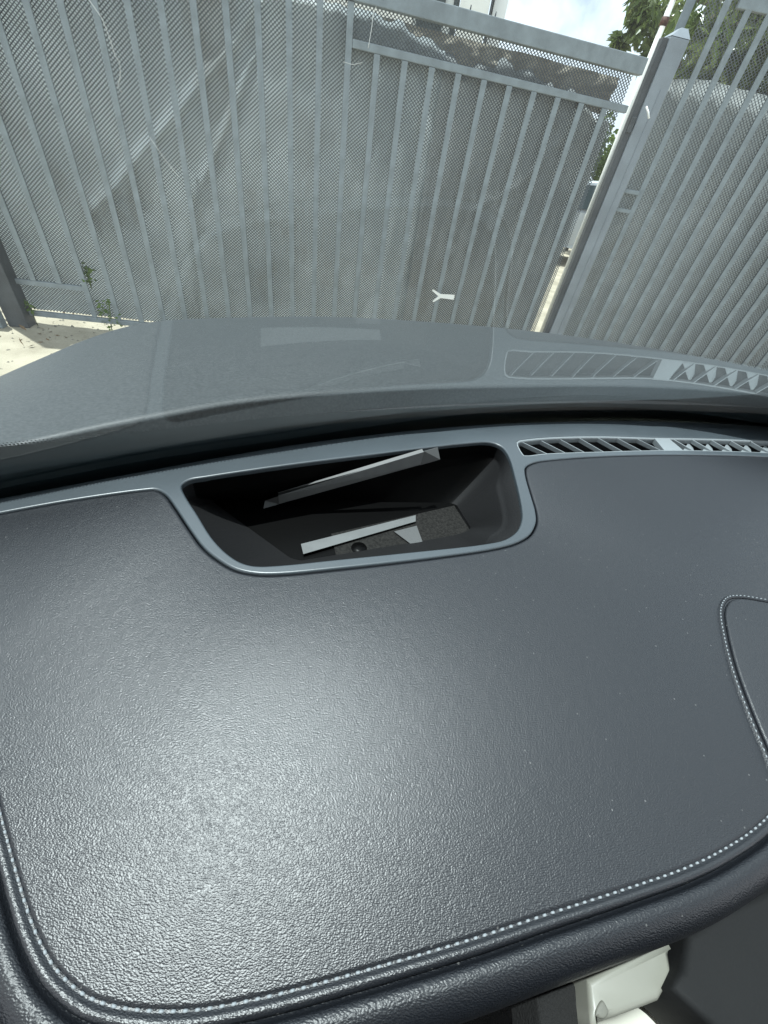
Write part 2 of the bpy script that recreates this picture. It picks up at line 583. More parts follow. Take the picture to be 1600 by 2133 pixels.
def GF(x, y, z):                      # the curved windshield as y = f(x, z), camera-relative, in units of HD
    return 0.96105 + 0.3510 * x - 0.09092 * x * x - 0.89007 * z - 0.27005 * x * z - 0.10007 * z * z
def glass_pt(u, v, off=0.0):
    """u across, v up, both in units of HD -> world"""
    y = GF(u, 0, v)
    n = Vector((-(0.3510 - 0.18184 * u - 0.27005 * v), 1.0, (0.89007 + 0.27005 * u + 0.20014 * v))).normalized()   # outwards
    return EYE + HD * Vector((u, y, v)) + n * off
def glass_hit(px, py):
    d = ray(px, py)
    lo = 0.0
    f = lambda t: d.y * t - GF(d.x * t, 0, d.z * t)
    t = 0.0; f0 = f(0.0)
    while t < 8 and f(t + 0.02) * f0 > 0: t += 0.02
    lo, hi = t, t + 0.02
    for _ in range(30):
        mi = (lo + hi) / 2
        if f(mi) * f0 > 0: lo = mi
        else: hi = mi
    p = d * lo
    return p.x, p.z                    # u, v

# windshield: two skins 4.5 mm apart and a rim, one mesh
U0, U1, V0, V1 = -2.15, 3.6, -1.34, 1.32
VS = -1.16                             # height where the seal meets the glass
NU, NV = 70, 46
verts, faces, idx = [], [], []
for s in (0, 1):
    for i in range(NU + 1):
        for j in range(NV + 1):
            verts.append(glass_pt(U0 + (U1 - U0) * i / NU, V0 + (V1 - V0) * j / NV, 0.0045 * s))
def gi(s, i, j): return s * (NU + 1) * (NV + 1) + i * (NV + 1) + j
for i in range(NU):
    for j in range(NV):
        faces.append((gi(0, i, j), gi(0, i + 1, j), gi(0, i + 1, j + 1), gi(0, i, j + 1))); idx.append(0)
        faces.append((gi(1, i, j), gi(1, i, j + 1), gi(1, i + 1, j + 1), gi(1, i + 1, j))); idx.append(1)
WS = obj('windshield', verts, faces, [MT['glass'], MT['glass_out']], CAR, True, idx)

# black ceramic band along the lower rim, with its dotted fade
frit_px = [(-330, 985), (-150, 966), (0, 947), (150, 932), (300, 914), (450, 897), (600, 881), (800, 866), (1000, 856),
           (1200, 851), (1400, 853), (1600, 861), (1760, 874), (1900, 890)]
top = [glass_hit(*p) for p in spline(frit_px, 6)]
verts, faces = [], []
for (u, v) in top:
    for k in range(5):
        verts.append(glass_pt(u, V0 - 0.1 + (v - V0 + 0.1) * k / 4, 0.0065))
for i in range(len(top) - 1):
    for k in range(4):
        a = i * 5 + k
        faces.append((a, a + 5, a + 6, a + 1))
obj('frit_band', verts, faces, MT['frit'], CAR, True)
# dots: tiny discs fading out over the band's edge
verts, faces = [], []
L = len(top)
for row in range(2):
    rad = 0.0008 - 0.0003 * row
    prev = None
    for i in range(L - 1):
        for q in range(3):
            f = q / 3
            u = top[i][0] * (1 - f) + top[i + 1][0] * f; v = top[i][1] * (1 - f) + top[i + 1][1] * f
            c = glass_pt(u, v + 0.004 + 0.009 * row, 0.0065)
            e1 = (glass_pt(u + .02, v, 0.0065) - glass_pt(u, v, 0.0065)).normalized()
            e2 = (glass_pt(u, v + .02, 0.0065) - glass_pt(u, v, 0.0065)).normalized()
            b0 = len(verts)
            for k in range(6):
                a = k * math.pi / 3 + row
                verts.append(c + (e1 * math.cos(a) + e2 * math.sin(a)) * rad)
            faces.append(tuple(range(b0, b0 + 6)))
fd = obj('frit_dots', verts, faces, MT['frit'], CAR)
fd['kind'] = 'stuff'

# --- bonnet: rear rim near the glass, crowned, rolled off at the front
hood_f = [(-420, 985), (-200, 880), (0, 785), (90, 745), (170, 711), (250, 684), (330, 669), (500, 661), (700, 660), (900, 671), (1100, 689), (1300, 716),
          (1450, 742), (1600, 772), (1800, 815), (2000, 862)]
hood_r = [(-420, 1010), (-200, 980), (0, 937), (90, 917), (170, 900), (250, 884), (330, 869), (500, 839), (700, 820), (900, 809), (1100, 805), (1300, 804),
          (1450, 811), (1600, 822), (1800, 846), (2000, 880)]
HF, HR = spline(hood_f, 6), spline(hood_r, 6)
verts, faces = [], []
NS = 26
Lh = len(HF)
for i in range(Lh):
    a = at_z(HF[i][0], HF[i][1], EYE.z - 0.318)
    b = at_z(HR[i][0], HR[i][1], EYE.z - 0.262)
    dirv = Vector((a.x - b.x, a.y - b.y, 0)).normalized()
    row = []
    # rear lip folded down under the cowl
    row.append(b + Vector((0, 0, -0.03)) - dirv * 0.001)
    row.append(b + Vector((0, 0, -0.004)))
    for k in range(NS + 1):
        t = k / NS
        p = b.lerp(a, t)
        p.z += 0.006 * math.sin(math.pi * t)
        # shallow raised power-bulge lines
        row.append(p)
    a2 = row[-1]
    for (f, dz) in ((0.012, -0.004), (0.03, -0.014), (0.05, -0.034), (0.066, -0.07), (0.075, -0.15), (0.075, -0.3), (0.06, -0.55)):
        row.append(a2 + dirv * f + Vector((0, 0, dz)))
    verts += row
M_ = NS + 1 + 2 + 7
for i in range(Lh - 1):
    for k in range(M_ - 1):
        a = i * M_ + k
        faces.append((a, a + M_, a + M_ + 1, a + 1))
obj('bonnet', verts, faces, MT['hood'], CAR, True)
# bright wing seam on the right of the bonnet
def on_bonnet(px, py, lift=0.003):
    j = min(range(len(HF)), key=lambda q: abs(HF[q][0] - px))
    f = (HR[j][1] - py) / (HR[j][1] - HF[j][1])
    f = max(0, f) ** 0.5
    return at_z(px, py, EYE.z - 0.262 - 0.056 * f + 0.006 * math.sin(math.pi * f) + lift)
wing = [(1424, 762), (1460, 772), (1500, 787), (1550, 803), (1600, 818), (1700, 850)]
tube('wing_edge', [on_bonnet(*p) for p in wing], 0.0018, MT['trim'], CAR, 6)
# cowl panel between bonnet and glass
verts, faces = [], []
for i in range(Lh):
    b = at_z(HR[i][0], HR[i][1], EYE.z - 0.262)
    u = -2.6 + (3.9 + 2.6) * i / (Lh - 1)
    c = glass_pt(max(U0, min(U1, b.x / HD)), VS, 0.009)
    verts += [b + Vector((0, 0, -0.028)), b.lerp(c, 0.5) + Vector((0, 0, -0.03)), c + Vector((0, 0, -0.004))]
for i in range(Lh - 1):
    for k in range(2):
        a = i * 3 + k
        faces.append((a, a + 3, a + 4, a + 1))
obj('cowl_panel', verts, faces, MT['rubber'], CAR, True)

# --- dashboard top: trim strip with the head-up display frame
far = [(-420, 1118), (-120, 1062), (0, 1040), (150, 1012), (300, 985), (450, 957), (600, 932), (800, 908), (1000, 893), (1250, 887), (1450, 889), (1600, 896), (1900, 922)]
near = [(1900, 976), (1600, 951), (1450, 947), (1350, 947), (1250, 950), (1150, 957), (1112, 963), (1095, 973), (1095, 990), (1106, 1030), (1116, 1065), (1117, 1088),
        (1105, 1112), (1080, 1128), (1040, 1140), (900, 1161), (700, 1184), (580, 1195), (530, 1194), (490, 1185), (455, 1165), (425, 1140), (395, 1100), (365, 1055),
        (345, 1029), (325, 1019), (300, 1020), (150, 1041), (0, 1068), (-120, 1092), (-420, 1150)]
hud = [(378, 1011), (392, 1000), (430, 993), (600, 968), (800, 943), (980, 922), (1020, 921), (1045, 930), (1060, 950), (1075, 1000), (1086, 1050), (1088, 1080),
       (1078, 1105), (1055, 1122), (1020, 1131), (850, 1150), (700, 1165), (580, 1177), (530, 1178), (500, 1170), (470, 1150), (440, 1118), (410, 1070), (385, 1031)]
vent = [(1077, 920), (1100, 914), (1170, 909), (1260, 908), (1359, 911), (1480, 913), (1600, 918), (1760, 930), (1760, 956), (1600, 943), (1480, 939), (1380, 938), (1256, 941), (1139, 945), (1094, 949), (1088, 945)]
TZ = DZ + 0.0015
near_px = spline(near, 4)
trim_out = on_dash(spline(far, 4) + near_px, TZ)
hud2 = on_dash(spline(hud, 4, True), TZ)
vent2 = on_dash(spline(vent, 3, True), TZ)
bm = bmesh.new()
slab(bm, [trim_out, hud2, vent2], TZ, 0.0045, 0.0014)
TRIM = bmobj('dashboard_trim', bm, MT['trim'], CAR, True)
for p in TRIM.data.polygons: p.use_smooth = abs(p.normal.z) < 0.995

# black seal that closes the gap between trim and glass
verts, faces = [], []
fr = spline(far, 4)
for i, p in enumerate(fr):
    a = at_z(p[0], p[1] + 5, TZ) + Vector((0, 0, -0.0012))
    c = glass_pt(max(U0, min(U1, a.x / HD)), VS, 0.001)
    m1 = Vector((a.x, a.y * 0.68 + c.y * 0.32, a.z - 0.0012))
    verts += [a, m1, m1 + Vector((0, 0.0008, -0.006)), Vector((a.x, c.y, c.z))]
sidx = []
for i in range(len(fr) - 1):
    for k in range(3):
        a = i * 4 + k
        faces.append((a, a + 4, a + 5, a + 1)); sidx.append(0 if k == 0 else 1)
obj('windshield_seal', verts, faces, [MT['trim'], MT['rubber']], CAR, False, sidx)

# --- leather pad: from the trim to the stitched seam
seam_px = [(-95, 1420), (-60, 1600), (-30, 1740), (0, 1861), (22, 1940), (45, 2000), (75, 2056), (112, 2097), (150, 2127), (200, 2147), (260, 2158), (330, 2162), (410, 2157), (500, 2140), (600, 2116), (800, 2058),
           (1000, 1996), (1150, 1944), (1322, 1886), (1450, 1839), (1525, 1801), (1600, 1749), (1650, 1690), (1680, 1600), (1690, 1480), (1700, 1300)]
seam2 = resample(on_dash(spline(seam_px, 6), DZ), 0.0035)
nr = normals2(seam2, False)
# outward = away from the pad centre
cx = np.array(at_z(800, 1500, DZ)[:2])
sg = 1 if np.dot(nr[len(nr) // 2], seam2[len(nr) // 2] - cx) > 0 else -1
def seam_off(d): return [p + sg * n * d for p, n in zip(seam2, nr)]
padnear = on_dash(near_px, DZ)
pn = normals2(padnear, False)
# towards the pad, away from the trim
sgp = 1 if np.dot(pn[len(pn) // 2], cx - padnear[len(pn) // 2]) > 0 else -1
def near_off(d): return [p + sgp * n * d for p, n in zip(padnear, pn)]
bm = bmesh.new()
prof_in = [(0.0006, -0.009), (0.0007, -0.003), (0.0011, -0.0011), (0.002, -0.0003), (0.0034, 0.0)]
prev = None
for d, z in prof_in:
    cur = add_loop(bm, near_off(d), DZ + z)
    if prev: bridge(bm, prev, cur, False)
    prev = cur
near_top = prev
# seam rim: stitch channel, ridge, fall into the groove
prof_out = [(-0.0068, 0.0), (-0.0060, -0.0001), (-0.0056, -0.0005), (-0.0050, -0.0006), (-0.0044, -0.0004), (-0.0039, 0.0002), (-0.0031, 0.0007), (-0.0022, 0.0007), (-0.0014, 0.0002), (-0.0008, -0.0011), (-0.0005, -0.0050)]
prev = None
for d, z in prof_out:
    cur = add_loop(bm, seam_off(d), DZ + z)
    if prev is None: seam_top = cur
    else: bridge(bm, prev, cur, False)
    prev = cur
# flat field
loopv = near_top + (seam_top if (np.linalg.norm(np.array(near_top[-1].co[:2]) - np.array(seam_top[0].co[:2])) < np.linalg.norm(np.array(near_top[-1].co[:2]) - np.array(seam_top[-1].co[:2]))) else seam_top[::-1])
fill_loops(bm, [loopv])
PAD = bmobj('dashboard_pad', bm, MT['leather'], CAR, True)
for p in PAD.data.polygons: p.use_smooth = True

# outer roll of leather beyond the groove
bm = bmesh.new()
prev = None
prof = [(-0.0012, -0.0046), (0.0002, -0.0044), (0.0006, -0.0014), (0.0013, -0.0001), (0.0026, 0.0006), (0.0046, 0.0006), (0.0068, -0.0001), (0.0092, -0.0020), (0.0116, -0.0052), (0.0134, -0.0096), (0.0146, -0.0150), (0.0150, -0.0205), (0.0143, -0.027), (0.011, -0.031), (0.003, -0.033)]
for d, z in prof:
    cur = add_loop(bm, seam_off(d), DZ + z)
    if prev: bridge(bm, prev, cur, False)
    prev = cur
ROLL = bmobj('dashboard_roll', bm, MT['leather_roll'], CAR, True)

# stitches
def stitch_mesh(L, r, name='stitch'):
    bm = bmesh.new()
    rings = []
    for (x, s, z) in ((-0.5, 0.25, -0.9), (-0.36, 0.9, -0.1), (0, 1.0, 0.35), (0.36, 0.9, -0.1), (0.5, 0.25, -0.9)):
        rings.append([bm.verts.new((x * L, math.cos(a) * r * s, z * r + math.sin(a) * r * s)) for a in (0.2, 1.3, 2.2, 3.1, 4.7)])
    for a, b in zip(rings, rings[1:]): bridge(bm, a, b)
    bm.faces.new(rings[0][::-1]); bm.faces.new(rings[-1])
    me = bpy.data.meshes.new(name)
    bmesh.ops.recalc_face_normals(bm, faces=bm.faces[:])
    bm.to_mesh(me); bm.free()
    me.materials.append(MT['thread'])
    me.polygons.foreach_set('use_smooth', [True] * len(me.polygons))
    return me
def run_stitches(line, pitch, me, parent, z):
    L = resample(line, pitch)
    for i, p in enumerate(L[:-1]):
        q = L[i + 1]
        o = bpy.data.objects.new('stitch', me)
        COL.objects.link(o); o.parent = parent
        o.location = Vector(((p[0] + q[0]) / 2, (p[1] + q[1]) / 2, z)) - org(parent)
        o.rotation_euler.z = math.atan2(q[1] - p[1], q[0] - p[0]) + random.uniform(-.06, .06)
st = stitch_mesh(0.0018, 0.00050)
stitch_px = [(-60, 1540), (-25, 1650), (2, 1762), (15, 1811), (28, 1857), (45, 1917), (67, 1976), (94, 2030), (114, 2054), (135, 2077), (157, 2096), (187, 2111), (214, 2120), (247, 2127), (326, 2130), (412, 2125),
             (480, 2112), (555, 2095), (640, 2069), (800, 2024), (900, 1995), (1013, 1962), (1086, 1938), (1159, 1914), (1225, 1889), (1292, 1867), (1352, 1842), (1429, 1812), (1499, 1782), (1532, 1766), (1572, 1736), (1592, 1709), (1625, 1650)]
run_stitches(seam_off(-0.0050)[8:-8], 0.0037, st, PAD, DZ - 0.00045)

# right-hand inset panel with its own seam
inset = [(1524, 1250), (1545, 1246), (1600, 1254), (1760, 1285), (1850, 1450), (1800, 1660), (1700, 1680), (1640, 1640), (1604, 1560), (1574, 1490), (1540, 1400), (1519, 1320), (1513, 1270)]
bm = bmesh.new()
ip = on_dash(spline(inset, 5, True), DZ + 0.002)
slab(bm, [ip], DZ + 0.0019, 0.004, 0.0016)
INS = bmobj('inset_panel', bm, MT['leather'], CAR, True)
# raised leather lip round the panel
bm = bmesh.new()
nn = normals2(ip, True); s_ = 1 if area2(ip) > 0 else -1
prev = None
for d, z in ((0.0006, -0.003), (0.0010, 0.0006), (0.0020, 0.0014), (0.0034, 0.0009), (0.0046, -0.0006)):
    cur = add_loop(bm, [p + s_ * n * d for p, n in zip(ip, nn)], DZ + z)
    if prev: bridge(bm, prev, cur)
    prev = cur
bmobj('inset_lip', bm, MT['leather_roll'], CAR, True)
st2 = stitch_mesh(0.0017, 0.00042)
lp = [p + s_ * n * 0.0030 for p, n in zip(ip, nn)]
lp = lp[-18:] + lp[:14]
lp2 = [p + s_ * n * 0.0030 for p, n in zip(ip, nn)]
run_stitches(lp2[36:] + lp2[:18], 0.0033, st2, INS, DZ + 0.0011)

# --- head-up display well
HUDP = link('head_up_display', bpy.data.meshes.new('head_up_display'), CAR)
def well_map(px, py):
    yt = 1000 + (922 - 1000) * (px - 385) / (1045 - 385)
    yb = 1178 + (1127 - 1178) * (px - 500) / (1080 - 500)
    v = min(1, max(0, (py - yt) / (yb - yt)))
    xl = 380 + 120 * v; xr = 1050 + 38 * v
    u = min(1, max(0, (px - xl) / (xr - xl)))
    q = [np.array(c, float) for c in ((440, 1045), (948, 1050), (985, 1110), (615, 1172))]
    return (q[0] * (1 - u) + q[1] * u) * (1 - v) + (q[3] * (1 - u) + q[2] * u) * v
WD = 0.055
hp = spline(hud, 4, True)
low = [np.array(at_z(*well_map(p[0], p[1]), DZ - WD)[:2]) for p in hp]
def lipw(p):
    """the moulded lip is widest on the right, absent on the far side"""
    right = ss_(1000, 1060, p[0]); near_ = ss_(1110, 1160, p[1] + 0.077 * (p[0] - 600)); left = ss_(520, 400, p[0]) * ss_(990, 1030, p[1])
    return max(right * ss_(930, 990, p[1]), 0.25 * near_, 0.35 * left)
def ss_(a, b, x):
    t = min(1, max(0, (x - a) / (b - a))); return t * t * (3 - 2 * t)
lw = [lipw(p) for p in hp]
bm = bmesh.new()
rings = []
for t, z in ((0.0, -0.004), (0.10, -0.007), (0.22, -0.0125), (0.30, -0.016), (0.33, -0.0165), (0.36, -0.019), (1.0, -WD)):
    L_ = []
    for a, b, w in zip(hud2, low, lw):
        tt = t if t == 1.0 else t * w
        L_.append(a * (1 - tt) + b * tt)
    rings.append(add_loop(bm, L_, TZ + z))
for a, b in zip(rings, rings[1:]): bridge(bm, a, b)
nloop = len(hp)
bm.faces.ensure_lookup_table()
for k, fc in enumerate(bm.faces):
    p = hp[k % nloop]
    yt = 1000 + (922 - 1000) * (p[0] - 385) / 660
    if p[1] < yt + 28 and 392 < p[0] < 1035: fc.material_index = 1
bmobj('well_wall', bm, [MT['well'], MT['well_black']], HUDP, True)
bm = bmesh.new()
fl = add_loop(bm, low, TZ - WD + 0.0002)
fill_loops(bm, [fl])
bmobj('mirror_cover', bm, MT['well_black'], HUDP)
def pz(px, py, z): return at_z(px, py, DZ - z)
def quad_plate(name, corners, material, parent, thick=0.0005):
    c = [Vector(p) for p in corners]
    n = (c[1] - c[0]).cross(c[3] - c[0]).normalized()
    if n.dot(EYE - c[0]) < 0: n = -n
    vs = c + [p - n * thick for p in c]
    fs = [(0, 1, 2, 3), (7, 6, 5, 4), (0, 4, 5, 1), (1, 5, 6, 2), (2, 6, 7, 3), (3, 7, 4, 0)]
    return obj(name, vs, fs, material, parent)
def wall_depth(px, py):
    """depth of the sloping far wall where a sight line meets it"""
    yt = 1000 + (922 - 1000) * (px - 385) / 660
    yb = 1045 + (1050 - 1045) * (px - 440) / 508
    return WD * min(1, max(0, (py - yt) / (yb - yt)))
def strip(name, px, material, lift=0.002, flat=None):
    quad_plate(name, [pz(p[0], p[1], (wall_depth(*p) if flat is None else flat) - lift) for p in px], material, HUDP)
strip('well_floor', [(690, 1112), (946, 1053), (982, 1109), (700, 1158)], MT['well_floor'], 0.0008, WD - 0.0016)
strip('reflection_strip', [(580, 1033), (884, 941), (876, 968), (581, 1050)], MT['strip'], 0.0120)  # from here on, pale plates imitate reflections in the dark mirror
strip('reflection_end', [(884, 940), (912, 932), (917, 957), (876, 969)], MT['reflect_grey'], 0.0118)
strip('reflection_end', [(552, 1043), (579, 1034), (580, 1050), (549, 1059)], MT['reflect_grey'], 0.0118)
strip('reflection_edge', [(579, 1027), (880, 936), (884, 944), (580, 1037)], MT['reflect_dim'], 0.0110)
strip('reflection_strip', [(627, 1133), (866, 1073), (866, 1086), (632, 1154)], MT['strip'], 0.0050, WD)
strip('reflection_patch', [(821, 1107), (868, 1095), (880, 1128), (856, 1133)], MT['reflect_grey'], 0.0040, WD)
# projector lens near the front of the well
bm = bmesh.new()
c = pz(748, 1142, WD - 0.0022)
bmesh.ops.create_cone(bm, cap_ends=True, segments=24, radius1=0.0075, radius2=0.0070, depth=0.0012, matrix=Matrix.Translation(c))
bmesh.ops.create_uvsphere(bm, u_segments=16, v_segments=8, radius=0.0045, matrix=Matrix.Translation(c) @ Matrix.Diagonal((1, 1, 0.18, 1)))
bmobj('projector_lens', bm, MT['well_black'], HUDP, True)

# --- defroster vent
VENT = link('defroster_vent', bpy.data.meshes.new('defroster_vent'), CAR)
bm = bmesh.new()
vs_low = [p * 1.0 for p in vent2]
cvent = sum(vent2) / len(vent2)
prev = add_loop(bm, vent2, TZ - 0.0018)
for z in (-0.009, -0.026):
    cur = add_loop(bm, vent2, TZ + z); bridge(bm, prev, cur); prev = cur
fill_loops(bm, [prev])
bmobj('vent_duct', bm, MT['vent_dark'], VENT)
# slim bright rim inside the opening
vn = normals2(vent2, True); vs_ = 1 if area2(vent2) > 0 else -1
bm = bmesh.new()
lo = None
for d, z in ((0.0003, -0.002), (-0.0001, -0.0006), (-0.0012, -0.0007), (-0.0020, -0.0022), (-0.0021, -0.0075)):
    cur = add_loop(bm, [p + vs_ * n * d for p, n in zip(vent2, vn)], TZ + z)
    if lo: bridge(bm, lo, cur)
    lo = cur
bmobj('vent_rim', bm, MT['vent'], VENT, True)
def slat(p0, p1, w=0.0009, h=0.005, material='vent'):
    a, b = at_z(*p0, TZ - 0.0016), at_z(*p1, TZ - 0.0016)
    d = (b - a); l = d.length / 2; d.normalize()
    side = d.cross(Z)
    bm = bmesh.new()
    box_bm(bm, (0, 0, 0), d, side, Z, l, w / 2, h / 2, 0.0003)
    return bmobj('slat', bm, MT[material], VENT, loc=(a + b) / 2 - Vector((0, 0, h / 2)))
for i in range(8):
    x0 = 1089 + 39.3 * i
    slat((x0, 921 - 9 * min(1, i / 3.0) + 0.5 * max(0, i - 5)), (x0 + 51, 945 - 1.3 * i))
# solid bridge between the two halves
quad_plate('vent_bridge', [at_z(1362, 911, TZ - .0008), at_z(1392, 912, TZ - .0008), at_z(1426, 940, TZ - .0008), at_z(1384, 938, TZ - .0008)], MT['vent'], VENT, 0.006)
for i in range(9):
    x0 = 1400 + 40 * i
    yb = 913 + (x0 - 1400) * 0.026
    slat((x0, yb), (x0 + 46, yb + 26), 0.0016)
    # short deflector foot leaning the other way, low in the duct
    a = [at_z(x0 + 46, yb + 27, TZ - .003), at_z(x0 + 22, yb + 27, TZ - .003), at_z(x0 + 34, yb + 9, TZ - .008), at_z(x0 + 44, yb + 20, TZ - .008)]
    quad_plate('deflector', a, MT['vent'], VENT, 0.001)

# --- below the dashboard on the right: column shroud, cream trim, seat
poly_slab('column_shroud', [(1436, 1945), (1500, 1900), (1620, 1840), (1800, 1800), (1850, 2300), (1640, 2300), (1480, 2135), (1403, 2062), (1422, 2020)], DZ - 0.075, 0.05, MT['cabin'], CAR, 0.004, sharp=True)
CT = poly_slab('lower_trim', [(1226, 2040), (1390, 1960), (1396, 1990), (1402, 2030), (1392, 2055), (1375, 2086), (1290, 2119), (1247, 2134), (1236, 2150), (1230, 2100)], DZ - 0.085, 0.03, MT['cream'], CAR, 0.003, sharp=True)
bm = bmesh.new()
hl = on_dash(spline([(1244, 2116), (1250, 2092), (1258, 2084), (1268, 2098), (1272, 2110), (1262, 2124)], 4, True), DZ - 0.083)
slab(bm, [hl], DZ - 0.0842, 0.003, 0.0010)
bmobj('clip_recess', bm, MT['clip_hole'], CT, True)
poly_slab('seat_cushion', [(1230, 2180), (1247, 2136), (1290, 2121), (1376, 2084), (1420, 2098), (1450, 2128), (1520, 2220), (1380, 2320), (1250, 2300)], DZ - 0.13, 0.06, MT['seat'], CAR, 0.006)
poly_slab('knee_pad', [(1120, 2080), (1228, 2035), (1234, 2090), (1240, 2160), (1240, 2260), (1140, 2260)], DZ - 0.10, 0.04, MT['carpet'], CAR, 0.003, sharp=True)

# cabin shell: lower dashboard body, floor, roof and pillars
bm = bmesh.new()
so = seam_off(0.004)
a = add_loop(bm, so, DZ - 0.0325); b = add_loop(bm, seam_off(0.0), DZ - 0.40)
bridge(bm, a, b, False)
bx = [-420, -95, 0, 112, 330, 600, 1000, 1322, 1600, 1690, 1900]
by = [1300, 1420, 1800, 2040, 2100, 2060, 1940, 1830, 1690, 1300, 1300]
fa, fb_, fw_ = [], [], []
for p in spline(far, 4):
    q = at_z(p[0], p[1], TZ); r_ = at_z(p[0], float(np.interp(p[0], bx, by)), TZ)
    c_ = glass_pt(max(U0, min(U1, q.x / HD)), VS, -0.002)
    fa.append(bm.verts.new((q.x, c_.y - 0.002, TZ - 0.064))); fw_.append(bm.verts.new((q.x, c_.y - 0.002, c_.z - 0.004))); fb_.append(bm.verts.new((r_.x, r_.y, TZ - 0.064)))
bridge(bm, fa, fb_, False); bridge(bm, fw_, fa, False)
bmobj('dashboard_body', bm, MT['cabin'], CAR, True)
bm = bmesh.new(); box_bm(bm, (0.15, -0.35, 0.42), X, Y, Z, 0.85, 0.95, 0.03, 0.01); bmobj('cabin_floor', bm, MT['carpet'], CAR)
def slab_between(name, p0, p1, z0, z1, th, material):
    a, b = Vector(p0), Vector(p1)
    d = (b - a).normalized(); n = d.cross(Z)
    bm = bmesh.new()
    box_bm(bm, (a + b) / 2 + Z * ((z0 + z1) / 2), d, n, Z, (b - a).length / 2, th / 2, (z1 - z0) / 2, 0.012)
    return bmobj(name, bm, MT[material], CAR)
slab_between('door', (0.66, 0.50, 0), (1.05, -0.75, 0), 0.35, DZ - 0.02, 0.07, 'cabin')
slab_between('door', (-0.52, -0.02, 0), (-0.20, -1.15, 0), 0.35, DZ - 0.02, 0.07, 'cabin')
slab_between('seat_back', (-0.15, -1.05, 0), (0.95, -0.70, 0), 0.35, 1.42, 0.14, 'cabin')
# roof: from the upper rim of the glass backwards
verts, faces = [], []
NR = 24
for i in range(NR + 1):
    u = U0 + (U1 - U0) * i / NR
    p = glass_pt(u, V1 - 0.02, 0.002)
    q = p + Vector((0.12, -0.55, 0.10)); r = p + Vector((0.35, -1.3, 0.08))
    for s in (0.0, 0.03):
        verts += [p + Z * s, q + Z * s, r + Z * s]
for i in range(NR):
    for s in (0, 3):
        for k in (0, 1):
            a = i * 6 + s + k
            faces.append((a, a + 6, a + 7, a + 1))
    faces.append((i * 6, i * 6 + 3, i * 6 + 9, i * 6 + 6))
obj('roof', verts, faces, MT['headliner'], CAR, True)
for uu, sgn in ((U0, -1), (U1, 1)):
    pts = [glass_pt(uu + 0.06 * sgn, V0 + (V1 - V0) * k / 8, 0.0) for k in range(9)]
    tube('pillar', pts, 0.035, MT['cabin'], CAR, 8)

# ------------------------------------------------------------------ THE GATE
GA, GB, GC, GD = -0.9019, 0.0549, 0.0135, 2.73
def gpt(k, z, off=0.0):
    """k counts bars along the gate; z relative to the eye; off = away from the car"""
    return EYE + Vector((GD * (GA + GB * k), GD * (1 + GC * k), z)) + GN * off
GDIR = Vector((GB, GC, 0)).normalized()
GN = Vector((-GC, GB, 0)).normalized()
def gpix(px, py, off=0.0):
    d = ray(px, py)
    o = gpt(0, 0, off)
    t = (o - EYE).dot(GN) / d.dot(GN)
    return EYE + d * t
GATE = thing('gate', gpt(10, -1.25), 'grey steel bar gate with diamond mesh, straight ahead of the bonnet', 'gate')
ZT, ZB = 0.530, -1.170
# upright bars
def bar_mesh(h, w=0.034, d=0.020, name='bar'):
    bm = bmesh.new()
    box_bm(bm, -GN * 0.010 + Z * (h / 2), GDIR, GN, Z, w / 2, 0.004, h / 2, 0.002)
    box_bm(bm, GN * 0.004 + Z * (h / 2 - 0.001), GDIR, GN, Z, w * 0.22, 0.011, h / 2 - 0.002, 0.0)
    me = bpy.data.meshes.new(name)
    bmesh.ops.recalc_face_normals(bm, faces=bm.faces[:])
    bm.to_mesh(me); bm.free()
    me.materials.append(MT['gate']); me.materials.append(MT['dark_and_shade'])
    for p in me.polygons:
        if (p.center - Z * p.center.z).dot(GN) > -0.0058: p.material_index = 1  # web coloured dark to draw the shaded side of each bar
    return me
long_bar, short_bar, foot_bar = bar_mesh(ZT - ZB), bar_mesh(0.375 - ZB), bar_mesh(ZT + 0.972)
for k in range(-2, 23):
    if k < 1: me, zb = foot_bar, -0.972
    elif k < 13: me, zb = long_bar, ZB
    else: me, zb = short_bar, ZB
    o = link('bar', me, GATE, gpt(k, zb, 0.0))
def rail(name, k0, k1, z0, z1, d=0.03, off=0.0, parent=None, material='gate'):
    a, b = gpt(k0, (z0 + z1) / 2, off), gpt(k1, (z0 + z1) / 2, off)
    bm = bmesh.new()
    box_bm(bm, (0, 0, 0), GDIR, GN, Z, (b - a).length / 2, d / 2, (z1 - z0) / 2, 0.004)
    return bmobj(name, bm, MT[material], parent or GATE, loc=(a + b) / 2)
rail('top_rail', -3, 22.95, 0.532, 0.600, 0.05)
rail('mid_rail', 12.12, 22.95, 0.376, 0.409, 0.026)
rail('bottom_rail', -3, 0.92, -1.005, -0.973, 0.026)
rail('foot_rail', -2.0, 22.9, -1.205, -1.172, 0.03)
bm = bmesh.new(); box_bm(bm, (0, 0, 0), GDIR, GN, Z, 0.016, 0.012, (0.376 - ZB) / 2, .003)
# small bolt stubs on the top rail
for k in (16.0, 16.9, 12.9):
    bm = bmesh.new()
    bmesh.ops.create_cone(bm, cap_ends=True, segments=8, radius1=0.004, radius2=0.003, depth=0.02)
    bmobj('bolt', bm, MT['dark_and_shade'], GATE, True, loc=gpt(k, 0.608, -0.012))

